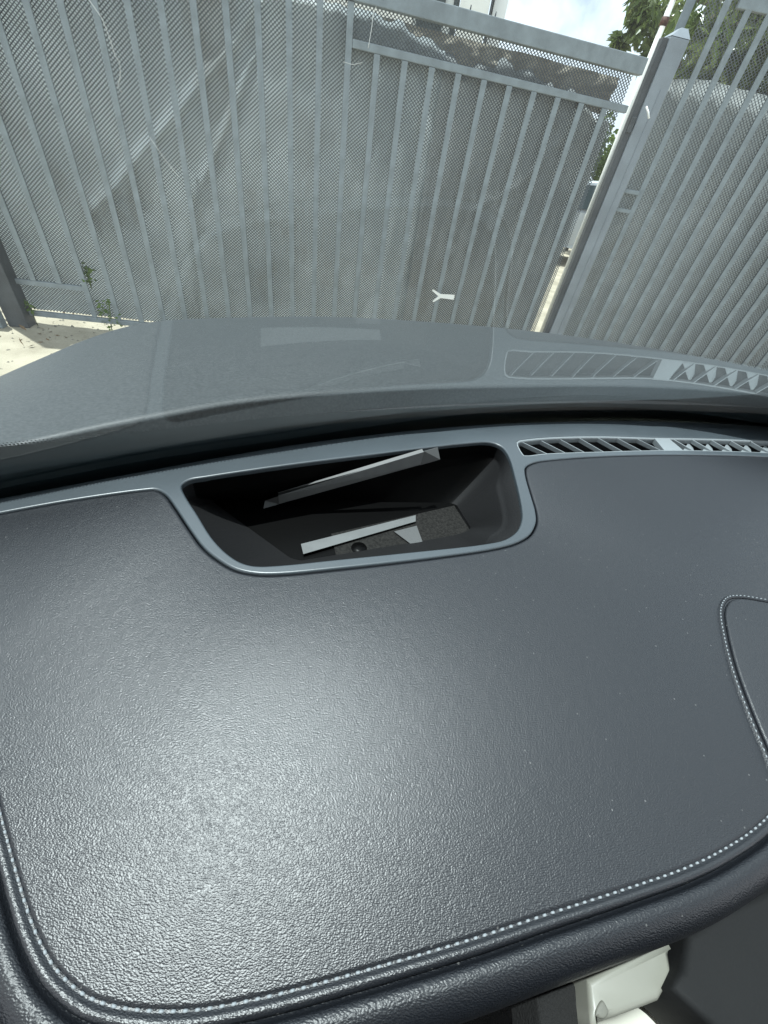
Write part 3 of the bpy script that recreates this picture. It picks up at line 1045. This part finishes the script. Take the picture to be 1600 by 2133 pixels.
# expanded metal diamond mesh: two families of flat strands, each cut to the panel
def diamond(name, P, s0, s1, z0, z1, pitch_s, pitch_z, off, parent, material, w=0.0037, th=0.0014, ax=GDIR, an=GN):
    """P(s) -> point on the panel line at z = 0 relative; s in metres along ax"""
    verts, faces = [], []
    sl = pitch_z / pitch_s
    def strand(c, sgn, lift):
        # line: z = z0 + sgn * sl * (s - c)
        pts = []
        for s in np.arange(s0, s1 + 1e-6, pitch_s):
            pass
        # clip param by s
        if sgn > 0: a, b = c, c + (z1 - z0) / sl
        else: a, b = c - (z1 - z0) / sl, c
        a, b = max(a, s0), min(b, s1)
        if b - a < pitch_s * .4: return
        n = max(1, int((b - a) / 0.35))
        rows = []
        for i in range(n + 1):
            s = a + (b - a) * i / n
            z = z0 + sgn * sl * (s - c)
            p = P(s) + Vector((0, 0, z)) + an * (off + lift + 0.004 * noise.noise(Vector((s * 2.1, z * 2.1, 3.3))))
            dirv = (ax + Z * (sgn * sl)).normalized()
            nv = dirv.cross(an).normalized()
            b0 = len(verts)
            verts.extend([p + nv * w / 2 + an * th, p - nv * w / 2 + an * th, p - nv * w / 2 - an * th, p + nv * w / 2 - an * th])
            rows.append(b0)
        for r, q in zip(rows, rows[1:]):
            for e in range(4):
                faces.append((r + e, r + (e + 1) % 4, q + (e + 1) % 4, q + e))
    ext = (z1 - z0) / sl
    c = s0 - ext
    while c < s1:
        strand(c, 1, 0.0)
        c += pitch_s
    c = s0
    while c < s1 + ext:
        strand(c, -1, 0.0024)
        c += pitch_s
    o = obj(name, verts, faces, material, parent)
    o['kind'] = 'stuff'
    return o
kw = GD * math.hypot(GB, GC)
diamond('diamond_mesh', lambda s: gpt(0, 0) + GDIR * s, -3 * kw, 22.75 * kw, -1.17, 0.533, 0.0205, 0.0168, 0.021, GATE, MT['mesh'])

# shade cloth tied behind the mesh
def cloth(name, P, an, s0, s1, zb, ztop, off, material, disp, ns, nz):
    verts, faces = [], []
    for i in range(ns + 1):
        s = s0 + (s1 - s0) * i / ns
        zt = ztop(s)
        for j in range(nz + 1):
            t = j / nz
            z = zb + (zt - zb) * t
            verts.append(P(s) + Vector((0, 0, z)) + an * (off + disp(s, z, t)))
    for i in range(ns):
        for j in range(nz):
            a = i * (nz + 1) + j
            faces.append((a, a + nz + 1, a + nz + 2, a + 1))
    return obj(name, verts, faces, material, None, True)
def ss(a, b, x):
    t = min(1, max(0, (x - a) / (b - a))); return t * t * (3 - 2 * t)
creases = []
def crease(pix, depth, wid):
    pts = [gpix(*p) for p in pix]
    creases.append(([((p - gpt(0, 0)).dot(GDIR), p.z - EYE.z) for p in pts], depth, wid))
crease([(540, 0), (494, 95), (435, 165), (380, 230), (335, 285), (285, 340), (245, 395), (195, 445)], 0.050, 0.030)
crease([(525, 130), (495, 215), (460, 300), (410, 410)], 0.035, 0.022)
crease([(405, 400), (400, 520), (410, 640)], 0.03, 0.05)
crease([(1240, 200), (1180, 300), (1090, 400), (990, 450)], 0.035, 0.03)
crease([(1100, 380), (1060, 470), (950, 540)], 0.022, 0.03)
crease([(880, 160), (905, 300), (880, 480)], 0.02, 0.03)
def segd(p, a, b):
    ax, ay = b[0] - a[0], b[1] - a[1]
    t = max(0, min(1, ((p[0] - a[0]) * ax + (p[1] - a[1]) * ay) / (ax * ax + ay * ay)))
    qx, qy = p[0] - a[0] - t * ax, p[1] - a[1] - t * ay
    return math.hypot(qx, qy), (ax * qy - ay * qx)
def gdisp(s, z, t):
    d = 0.020 * noise.noise(Vector((s * 2.3, z * 1.1, 0))) + 0.008 * noise.noise(Vector((s * 7, z * 5, 4)))
    w = ss(1.7, 2.3, s)
    d += w * 0.021 * math.sin(2 * math.pi * s / 0.155 + 1.2 * noise.noise(Vector((s, z * 1.5, 9)))) * ss(-1.3, -0.2, z)
    d += 0.004 * math.sin(2 * math.pi * s / 0.153 + 0.5)
    for pts, dep, wid in creases:
        best = min((segd((s, z), a, b) for a, b in zip(pts, pts[1:])), key=lambda q: q[0])
        x = best[0] / wid * (1 if best[1] > 0 else -1)
        if abs(x) < 4:
            d += 0.5 * dep * (math.exp(-((x + 0.6) ** 2) * 0.8) - 0.9 * math.exp(-((x - 0.45) ** 2) * 2.5))
    d += 0.045 * ss(0.972, 1.0, t) ** 2
    return max(d, -0.012)
def gtop(s):
    k = s / kw
    z = 0.525
    z -= 0.035 * ss(13.5, 15, k)
    z -= 0.045 * math.exp(-((k - 16.3) / 0.9) ** 2)
    z -= 0.045 * ss(18.2, 20.5, k)
    z -= 0.10 * ss(20.8, 22.2, k)
    z += 0.010 * noise.noise(Vector((s * 6, 0, 0))) + 0.006 * noise.noise(Vector((s * 21, 3, 0)))
    return z
GC_ = cloth('shade_cloth', lambda s: gpt(0, 0) + GDIR * s, GN, -3.2 * kw, 15.50 * kw, -1.175, gtop, 0.045, MT['cloth'], gdisp, 280, 150)
tag(GC_, 'pale grey shade cloth hung behind the left and middle of the gate mesh', 'shade cloth')
GC2 = cloth('shade_cloth', lambda s: gpt(0, 0) + GDIR * s, GN, 15.46 * kw, 22.68 * kw, -1.175, lambda s: gtop(s) - 0.004, 0.066, MT['cloth_dark'], gdisp, 120, 130)
tag(GC2, 'darker shade cloth behind the gate mesh next to the tall post', 'shade cloth')
# brown folded edge of a cloth bundled under the top rail
def fold_top(s): return 0.522
def fold_disp(s, z, t):
    return 0.03 * noise.noise(Vector((s * 5, z * 14, 1))) + 0.02 * noise.noise(Vector((s * 17, z * 30, 7)))
OC = cloth('brown_cloth_strip', lambda s: gpt(0, 0) + GDIR * s, GN, 11.5 * kw, 22.5 * kw, 0.36, fold_top, 0.10, MT['cloth_brown'], fold_disp, 140, 18)
tag(OC, 'brown strip of cloth bunched under the gate top rail', 'cloth')

# ------------------------------------------------------------------ gate posts
PB = EYE + Vector((0.2855 * 3.60, 3.60, 0))           # left edge of the right post
def upright(name, c, ax, an, hx, hy, z0, z1, material, parent, bev=0.004, cap=0.0):
    bm = bmesh.new()
    box_bm(bm, (0, 0, 0), ax, an, Z, hx, hy, (z1 - z0) / 2, bev)
    return bmobj(name, bm, MT[material], parent, loc=Vector((c[0], c[1], (z0 + z1) / 2)))
POST = thing('gate_post', (1.08, 3.62, 0), 'tall grey square steel post between the gate and the fence', 'post')
pc = Vector((0.312 * 3.60, 3.60, 0))
pax = Vector((0.985, 0.17, 0)).normalized(); pan = Vector((-0.17, 0.985, 0)).normalized()
upright('shaft', pc + pan * 0.055, pax, pan, 0.058, 0.055, 0.0, EYE.z + 0.70, 'post', POST, 0.006)
# sloped cap
bm = bmesh.new()
vb = [bm.verts.new(pc + pan * (0.055 + sy * 0.055) + pax * sx * 0.058 + Vector((0, 0, EYE.z + 0.701))) for sx, sy in ((-1, -1), (1, -1), (1, 1), (-1, 1))]
vt = [bm.verts.new(pc + pan * (0.055 + sy * 0.02) + pax * (0.02 + sx * 0.02) + Vector((0, 0, EYE.z + 0.742))) for sx, sy in ((-1, -1), (1, -1), (1, 1), (-1, 1))]
bridge(bm, vb, vt); bm.faces.new(vt); bm.faces.new(vb[::-1])
bmobj('cap', bm, MT['post'], POST)
# separate dark strip: shade of the post's left side put into colour
upright('dark_side_strip', pc - pax * 0.079 + pan * 0.03, pax, pan, 0.018, 0.022, 0.0, EYE.z + 0.69, 'dark_and_shade', POST, 0.003)
upright('latch', pc - pax * 0.082 - pan * 0.004, pax, pan, 0.012, 0.010, EYE.z + 0.30, EYE.z + 0.37, 'dark_and_shade', POST, 0.003)
# raised weld line down the face
upright('weld_seam', pc + pax * 0.012 - pan * 0.001, pax, pan, 0.003, 0.002, 0.05, EYE.z + 0.5, 'post', POST, 0.001)

LP = thing('gate_post', tuple(gpt(-2.55, 0)[:2]) + (0,), 'dark steel post at the hinge end of the gate, left picture edge', 'post')
lc = gpt(-2.12, 0, -0.03)
upright('shaft', lc, GDIR, GN, 0.062, 0.05, 0.0, EYE.z + 0.9, 'dark_and_shade', LP, 0.006)
upright('side_plate', gpt(-3.05, 0, -0.10), GDIR, GN, 0.07, 0.03, 0.0, EYE.z - 0.93, 'gate', LP, 0.004)

# ------------------------------------------------------------------ right-hand fence
FY = 3.63
fax = Vector((1, 0.03, 0)).normalized(); fan = Vector((-0.03, 1, 0)).normalized()
def fpt(b, z, off=0.0):
    x = b * FY / (1 - 0.03 * b)
    return EYE + Vector((x, FY + 0.03 * x, z)) + fan * off
FENCE = thing('fence', fpt(0.6, -1.27), 'grey vertical bar fence panel with diamond mesh, right of the tall post', 'fence')
bm_ = bmesh.new()
FZ0, FZ1 = -1.24, 1.15
fb = None
def fbar(b, w=0.036, name='bar', z0=FZ0, z1=FZ1, off=0.0):
    bm = bmesh.new()
    box_bm(bm, -fan * 0.010, fax, fan, Z, w / 2, 0.004, (z1 - z0) / 2, 0.002)
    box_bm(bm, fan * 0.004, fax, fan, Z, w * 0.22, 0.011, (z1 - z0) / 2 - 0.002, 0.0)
    me = bpy.data.meshes.new(name); bmesh.ops.recalc_face_normals(bm, faces=bm.faces[:]); bm.to_mesh(me); bm.free()
    me.materials.append(MT['gate']); me.materials.append(MT['dark_and_shade'])
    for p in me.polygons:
        if (p.center - Z * p.center.z).dot(fan) > -0.0058: p.material_index = 1  # side shade of the fence bars painted into the web colour
    return me
fb = fbar(0)
fbs = [0.3555, 0.3895, 0.422] + [0.4545 + 0.0322 * i for i in range(22)]
for b in fbs: link('bar', fb, FENCE, fpt(b, (FZ0 + FZ1) / 2))
link('end_stile', fbar(0, 0.05, 'end_stile'), FENCE, fpt(0.3115, (FZ0 + FZ1) / 2, 0.09))
def frail(name, b0, b1, z0, z1, d=0.03, off=0.0):
    a, c = fpt(b0, (z0 + z1) / 2, off), fpt(b1, (z0 + z1) / 2, off)
    bm = bmesh.new()
    box_bm(bm, (0, 0, 0), fax, fan, Z, (c - a).length / 2, d / 2, (z1 - z0) / 2, 0.004)
    return bmobj(name, bm, MT['gate'], FENCE, loc=(a + c) / 2)
frail('top_rail', 0.372, 1.2, 0.845, 0.895)
frail('bottom_rail', 0.34, 1.2, -1.27, -1.235)
frail('hinge_bar', 0.322, 0.352, 0.025, 0.048, 0.03, -0.006)
frail('hinge_bar', 0.322, 0.352, -0.078, -0.055, 0.03, -0.006)
diamond('diamond_mesh', lambda s: fpt(0.33, 0) + fax * s, 0.0, 3.0, -1.23, 1.14, 0.0225, 0.0185, 0.021, FENCE, MT['mesh2'], 0.0026, 0.0016, fax, fan)
def ftop(s):
    b = 0.31 + s / FY
    return 0.60 - 0.055 * math.exp(-(s / 0.10)) - 0.03 * ss(0.15, 1.1, s) + 0.008 * noise.noise(Vector((s * 5, 2, 0)))
def fdisp(s, z, t):
    d = 0.016 * noise.noise(Vector((s * 2.3, z * 1.1, 20))) + 0.006 * noise.noise(Vector((s * 7, z * 5, 24)))
    d += 0.010 * math.sin(2 * math.pi * s / 0.117 + 0.8)
    d += 0.05 * ss(0.93, 1.0, t) ** 2
    return max(d, -0.012)
FC = cloth('shade_cloth', lambda s: fpt(0.318, 0) + fax * s, fan, 0.0, 3.0, -1.24, ftop, 0.045, MT['cloth2'], fdisp, 200, 90)
tag(FC, 'darker grey shade cloth behind the fence bars, its top edge lit by sun', 'shade cloth')

# short rusty stub of an old post behind the grey post
OP = thing('pipe_stub', tuple(fpt(0.283, 0, 0.25)[:2]) + (0,), 'flaking white pipe with rusty collar rising behind the tall grey post', 'pipe')
c0 = fpt(0.2965, 0, 0.22)
tube('pipe', [Vector((c0.x, c0.y, 0)), Vector((c0.x, c0.y, EYE.z + 1.2))], 0.017, MT['wall'], OP, 12)
for z in (0.80, 0.90):
    bm = bmesh.new()
    bmesh.ops.create_cone(bm, cap_ends=True, segments=12, radius1=0.023, radius2=0.023, depth=0.035)
    bmobj('collar', bm, MT['rust'], OP, True, loc=Vector((c0.x, c0.y, EYE.z + z)))

# ------------------------------------------------------------------ twine, scrap, weeds on the gate
def twine(pix, label, off=-0.016, r=0.0016):
    pts = [gpix(p[0], p[1], off) for p in spline(pix, 5)]
    o = tube('twine', pts, r, MT['twine'], None, 5)
    tag(o, label, 'twine', 'loose ends of twine on the gate')
twine([(180, -8), (200, 20), (212, 38), (228, 78), (240, 115), (249, 132), (250, 160), (246, 180), (254, 192)], 'long wavy white twine hanging down the upper left bars of the gate')
twine([(312, 286), (330, 312), (350, 340), (372, 368)], 'short straight white twine end slanting across the left middle of the gate')
twine([(812, -6), (800, 0), (781, 18), (774, 60), (767, 100)], 'white twine knotted to the gate top rail, middle of the picture')
twine([(715, 128), (735, 134), (755, 130)], 'tiny wisp of white twine between two bars below the mid rail', r=0.001)
# Y-shaped white plastic scrap caught on the mesh
bm = bmesh.new()
def ribbon(p0, p1, w0, w1):
    a, b = gpix(*p0, -0.014), gpix(*p1, -0.018)
    d = (b - a).normalized(); n = d.cross(GN).normalized()
    q = [a + n * w0, a - n * w0, b - n * w1, b + n * w1]
    lo = [bm.verts.new(v) for v in q]; hi = [bm.verts.new(v - GN * 0.003) for v in q]
    bridge(bm, lo, hi); bm.faces.new(hi); bm.faces.new(lo[::-1])
ribbon((946, 619), (914, 616), 0.017, 0.013); ribbon((919, 617), (901, 604), 0.012, 0.006); ribbon((919, 616), (902, 628), 0.012, 0.006)
bmesh.ops.remove_doubles(bm, verts=bm.verts[:], dist=0.0005)
SCR = bmobj('plastic_scrap', bm, MT['scrap'])
tag(SCR, 'small white Y-shaped plastic scrap caught low on the gate mesh', 'scrap')
# solid white sliver standing in for the shine of the latch gap
a = EYE + ray(1346, 222) * 3.72; b = EYE + ray(1352, 247) * 3.72
o = tube('latch_glint', [a, a.lerp(b, .5) + Vector((0.004, 0, 0)), b], 0.006, MT['scrap'], None, 6)
tag(o, 'short white sliver standing in for a shiny latch gap on the tall grey post', 'glint')

def leaf_cloud(verts, faces, center, size, n, rad, droop=0.3, asp=0.45, seed=0, fn=None):
    R = random.Random(seed)
    for _ in range(n):
        while True:
            p = Vector((R.uniform(-1, 1), R.uniform(-1, 1), R.uniform(-1, 1)))
            if p.length <= 1: break
        c = Vector(center) + Vector((p.x * rad[0], p.y * rad[1], p.z * rad[2]))
        d = Vector((R.gauss(0, 1), R.gauss(0, 1), R.gauss(-droop * 2, 0.7))).normalized()
        u = d.cross(Vector((R.gauss(0, 1), R.gauss(0, 1), R.gauss(0, 1)))).normalized()
        L = size * R.uniform(0.6, 1.25); wd = L * asp * 0.5
        k = len(verts)
        n_ = d.cross(u)
        verts.extend([c, c + d * L * .5 + u * wd + n_ * L * 0.06, c + d * L, c + d * L * .5 - u * wd + n_ * L * 0.06])
        faces.append((k, k + 1, k + 2)); faces.append((k, k + 2, k + 3))

def weed(name, pix, label, n, size, spread, off, seed):
    base = gpix(*pix, off)
    root = thing(name, (base.x, base.y, 0.0 if base.z < 0.2 else base.z - 0.1), label, 'weed', 'weeds at the foot of the gate')
    R = random.Random(seed)
    vs, fs = [], []
    for k in range(3):
        tip = base + GDIR * R.uniform(-spread, spread) + Vector((0, 0, R.uniform(0.0, spread * 1.3)))
        tube('stem', [Vector((base.x, base.y, org(root).z)), base.lerp(tip, .5) + GDIR * .01, tip], 0.002, MT['weed'], root, 5)
    leaf_cloud(vs, fs, base, size, n, (spread, 0.02, spread * 1.3), 0.1, 0.7, seed)
    fo = obj('foliage', vs, fs, MT['weed'], root)
    fo['kind'] = 'stuff'
weed('weed', (180, 568), 'bright green weed growing through the lower left mesh of the gate', 45, 0.032, 0.050, 0.012, 3)
weed('weed', (222, 655), 'low dark weed under the gate beside the lit strip of ground', 60, 0.03, 0.09, -0.01, 5)
weed('weed', (62, 638), 'small weed at the foot of the dark left post', 30, 0.03, 0.035, -0.02, 8)

# grit and dry leaves on the ground by the gate
R_ = random.Random(4)
vs, fs = [], []
for _ in range(420):
    c = gpt(R_.uniform(-4.5, 4.5), -1.27, R_.uniform(-1.1, 1.2))
    r = R_.uniform(0.003, 0.012) * (1.6 if R_.random() < .08 else 1)
    k = len(vs)
    a0 = R_.uniform(0, 6.28)
    for q in range(4):
        vs.append(c + Vector((math.cos(a0 + q * 1.57) * r, math.sin(a0 + q * 1.57) * r * R_.uniform(.6, 1), 0.0005)))
    vs.append(c + Vector((R_.uniform(-.3, .3) * r, R_.uniform(-.3, .3) * r, r * R_.uniform(.5, .9))))
    for q in range(4): fs.append((k + q, k + (q + 1) % 4, k + 4))
gr = obj('grit', vs, fs, MT['grit'])
tag(gr, 'loose grit scattered on the sunlit ground at the foot of the gate', 'grit', kind='stuff')
vs, fs = [], []
for _ in range(60):
    c = gpt(R_.uniform(-3.8, 3.8), -1.268, R_.uniform(-0.5, 0.3))
    leaf_cloud(vs, fs, c + Vector((0, 0, 0.006)), 0.05, 1, (0.001, 0.001, 0.001), 0.0, 0.4, R_.randint(0, 9999))
lf = obj('leaf_litter', vs, fs, MT['litter'])
tag(lf, 'dry brown leaves lying under the gate', 'leaf litter', kind='stuff')

# ------------------------------------------------------------------ behind the gate: house, trees, hedge, parked car
HS = thing('house', (0.6, 13.4, 0), 'cream rendered house with dark window, above the gate top rail', 'house')
def hbox(name, b0, b1, y0, y1, z0, z1, material, parent, bev=0.01):
    c = Vector(((b0 + b1) / 2 * y0, (y0 + y1) / 2, (z0 + z1) / 2))
    bm = bmesh.new(); box_bm(bm, (0, 0, 0), X, Y, Z, (b1 - b0) / 2 * y0, (y1 - y0) / 2, (z1 - z0) / 2, bev)
    return bmobj(name, bm, MT[material], parent, loc=c)
def bear(px, py):
    v = ray(px, py); return v.x / v.y
hy = 13.0
hbox('wall', bear(780, 0) - .9, bear(864, 0), hy, hy + 6, 0, 5.2, 'wall', HS)
w = hbox('window', bear(866, 2), bear(957, 10), hy + 0.10, hy + 0.18, 2.4, 4.6, 'frame', HS)
hbox('pane', bear(872, 2), bear(928, 6), hy + 0.04, hy + 0.09, 2.45, 4.55, 'pane', w)
hbox('pane', bear(945, 8), bear(955, 12), hy + 0.04, hy + 0.09, 2.45, 4.55, 'pane', w)
hbox('wall', bear(958, 12), bear(1018, 22), hy - 0.1, hy + 6, 0, 5.2, 'wall', HS)
hbox('downpipe', bear(1020, 22), bear(1024, 24), hy - 0.05, hy + 0.05, 0, 5.2, 'dark_and_shade', HS)
hbox('wall', bear(1026, 24), bear(1053, 30), hy + 0.12, hy + 5.8, 0, 5.2, 'wall2', HS)
hbox('roof', bear(780, 0) - .92, bear(1060, 30), hy - .4, hy + 6.2, 5.2, 5.45, 'wall2', HS)

def tree(name, base, h, label, seed, blobs, leafn, size, material, tr=0.12):
    root = thing(name, base, label, 'tree', 'trees behind the fence')
    R = random.Random(seed)
    b = Vector(base)
    top = b + Vector((R.uniform(-.3, .3), R.uniform(-.3, .3), h * 0.7))
    tube('trunk', [b, b.lerp(top, .35) + Vector((.08, 0, 0)), b.lerp(top, .7) - Vector((.05, 0, 0)), top], [tr, tr * .8, tr * .6, tr * .4], MT['bark'], root, 8)
    vs, fs = [], []
    for (c, r) in blobs:
        cc = Vector(c)
        s = b.lerp(top, R.uniform(.5, 1))
        mid = s.lerp(cc, .5) + Vector((R.uniform(-.1, .1), R.uniform(-.1, .1), R.uniform(0, .2)))
        tube('limb', [s, mid, cc], [tr * .35, tr * .22, tr * .08], MT['bark'], root, 6)
        # sub-clumps with gaps between
        for q in range(9):
            d = Vector((R.gauss(0, 1), R.gauss(0, 1), R.gauss(0, .8))).normalized() * r * R.uniform(.35, .95)
            leaf_cloud(vs, fs, cc + d, size, int(leafn / 9), (r * .34, r * .34, r * .3), 0.5, 0.36, R.randint(0, 9999))
    fo = obj('crown', vs, fs, MT[material], root)
    return root
def dir_at(px, py, dist):
    d = ray(px, py); return EYE + d * (dist / d.y)
tree('mango_tree', tuple(dir_at(1690, 100, 6.4)[:2]) + (0,), 4.4, 'dense leafy tree seen through the fence bars at upper right', 11,
     [(dir_at(1500, 110, 6.6), .45), (dir_at(1560, 60, 6.4), .55), (dir_at(1600, 130, 6.3), .5), (dir_at(1480, 40, 6.9), .33), (dir_at(1640, 20, 6.5), .6), (dir_at(1560, 170, 6.8), .4), (dir_at(1460, 130, 6.9), .24), (dir_at(1700, 120, 6.4), .6), (dir_at(1540, -40, 6.8), .6)],
     330, 0.15, 'leaf', 0.14)
tree('street_tree', tuple(dir_at(1440, 80, 9.2)[:2]) + (0,), 5.2, 'slim tree with drooping branches against the bright sky, left of the tall post', 23,
     [(dir_at(1375, 20, 9.0), .42), (dir_at(1352, 75, 9.1), .30), (dir_at(1335, 15, 9.2), .22), (dir_at(1362, 112, 9.0), .22), (dir_at(1400, -30, 9.0), .6), (dir_at(1292, 88, 9.2), .08), (dir_at(1420, 60, 9.2), .3)],
     240, 0.16, 'leaf', 0.10)
# hedge seen through the slit between gate and post
HG = thing('hedge', (3.6, 13.2, 0), 'sunlit green hedge glimpsed through the slit beside the gate', 'hedge')
vs, fs = [], []
for i in range(16):
    leaf_cloud(vs, fs, (1.8 + i * 0.28, 13.2 + 0.3 * math.sin(i * 2.1), 1.85 + 0.25 * math.sin(i * 1.7)), 0.14, 330, (0.32, 0.4, 0.62), 0.0, 0.5, 100 + i)
obj('foliage', vs, fs, MT['leaf_hedge'], HG)
for i in range(8):
    tube('stem', [(2.0 + i * .5, 13.3, 0), (2.05 + i * .5, 13.25, 0.8), (2.0 + i * .5, 13.2, 1.7)], [.05, .04, .02], MT['bark'], HG, 6)
BW = thing('wall', (3.6, 15.4, 0), 'low pale garden wall behind the hedge', 'wall')
bm = bmesh.new(); box_bm(bm, (0, 0, 0), X, Y, Z, 3.2, .1, .55, .01); bmobj('panel', bm, MT['wall2'], BW, loc=(3.6, 15.4, .55))
bm = bmesh.new(); box_bm(bm, (0, 0, 0), X, Y, Z, 3.25, .15, .04, .01); bmobj('coping', bm, MT['wall'], BW, loc=(3.6, 15.4, 1.142))

# parked car beyond the slit: body with wheel arches, cabin, glass, wheels, lamps
PC = thing('parked_car', (3.1, 11.2, 0), 'silver car parked across the road, glimpsed through the slit beside the gate', 'car')
def car_body():
    prof = [(-2.05, .38), (-2.08, .62), (-1.98, .86), (-1.35, .93), (-0.75, 1.36), (-0.1, 1.45), (0.75, 1.42), (1.35, 1.05), (1.95, .95), (2.08, .70), (2.05, .36),
            (1.62, .34), (1.55, .55), (1.30, .68), (1.03, .55), (.96, .32), (-.92, .32), (-.99, .55), (-1.25, .68), (-1.52, .55), (-1.6, .34)]
    bm = bmesh.new()
    rings = []
    for yy in (-.84, -.80, -.40, .40, .80, .84):
        L = []
        for x, z in prof:
            inset_ = max(0, (z - .9)) * .34 * (1 if abs(yy) > .5 else 0)
            s = -1 if yy < 0 else 1
            sh = 0.03 if abs(yy) > .82 else 0
            L.append(bm.verts.new((3.1 + x * (1 - sh * .4), 11.2 + yy - s * inset_, z - sh * (z - .6))))
        rings.append(L)
    for a, b in zip(rings, rings[1:]): bridge(bm, a, b)
    for L in (rings[0], rings[-1]):
        es = [bm.edges.get((a, b)) for a, b in zip(L, L[1:] + L[:1])]
        bmesh.ops.triangle_fill(bm, edges=es, use_beauty=True)
    return bm
BODY = bmobj('body', car_body(), MT['carpaint'], PC)
def cplate(name, pts, parent, material):
    vs = [Vector(p) for p in pts] + [Vector(p) + Vector((0, .02, 0)) for p in pts]
    n = len(pts)
    fs = [tuple(range(n)), tuple(range(2 * n - 1, n - 1, -1))] + [(i, i + n, (i + 1) % n + n, (i + 1) % n) for i in range(n)]
    return obj(name, vs, fs, MT[material], parent)
def side(x, z): return (3.1 + x, 11.2 - .855 + max(0, z - .9) * .34, z)
cplate('side_window', [side(-1.12, .99), side(-.70, 1.32), side(-.02, 1.39), side(-.02, .99)], PC, 'car_glass')
cplate('side_window', [side(.04, .99), side(.04, 1.39), side(.70, 1.35), side(1.15, 1.02)], PC, 'car_glass')
cplate('door', [side(-.9, .40), side(-.95, .93), side(-.03, .93), side(-.03, .40)], PC, 'carpaint')
cplate('door', [side(.05, .40), side(.05, .93), side(.95, .93), side(.88, .62), side(.8, .40)], PC, 'carpaint')
for x in (-1.25, 1.30):
    for s in (-1, 1):
        bm = bmesh.new(); bmesh.ops.create_cone(bm, cap_ends=True, segments=24, radius1=.31, radius2=.31, depth=.2, matrix=Matrix.Rotation(math.pi / 2, 4, 'X'))
        wl = bmobj('wheel', bm, MT['tyre'], PC, loc=(3.1 + x, 11.2 + s * .76, .31))
        bm = bmesh.new(); bmesh.ops.create_cone(bm, cap_ends=True, segments=16, radius1=.19, radius2=.15, depth=.03, matrix=Matrix.Rotation(math.pi / 2, 4, 'X'))
        bmobj('rim', bm, MT['rim'], wl, loc=(3.1 + x, 11.2 + s * .872, .31))
cplate('tail_lamp', [side(-2.02, .70), side(-2.0, .86), side(-1.75, .87), side(-1.78, .72)], PC, 'lamp')
cplate('headlight', [side(1.7, .74), side(1.72, .86), side(1.98, .84), side(2.0, .74)], PC, 'frame')
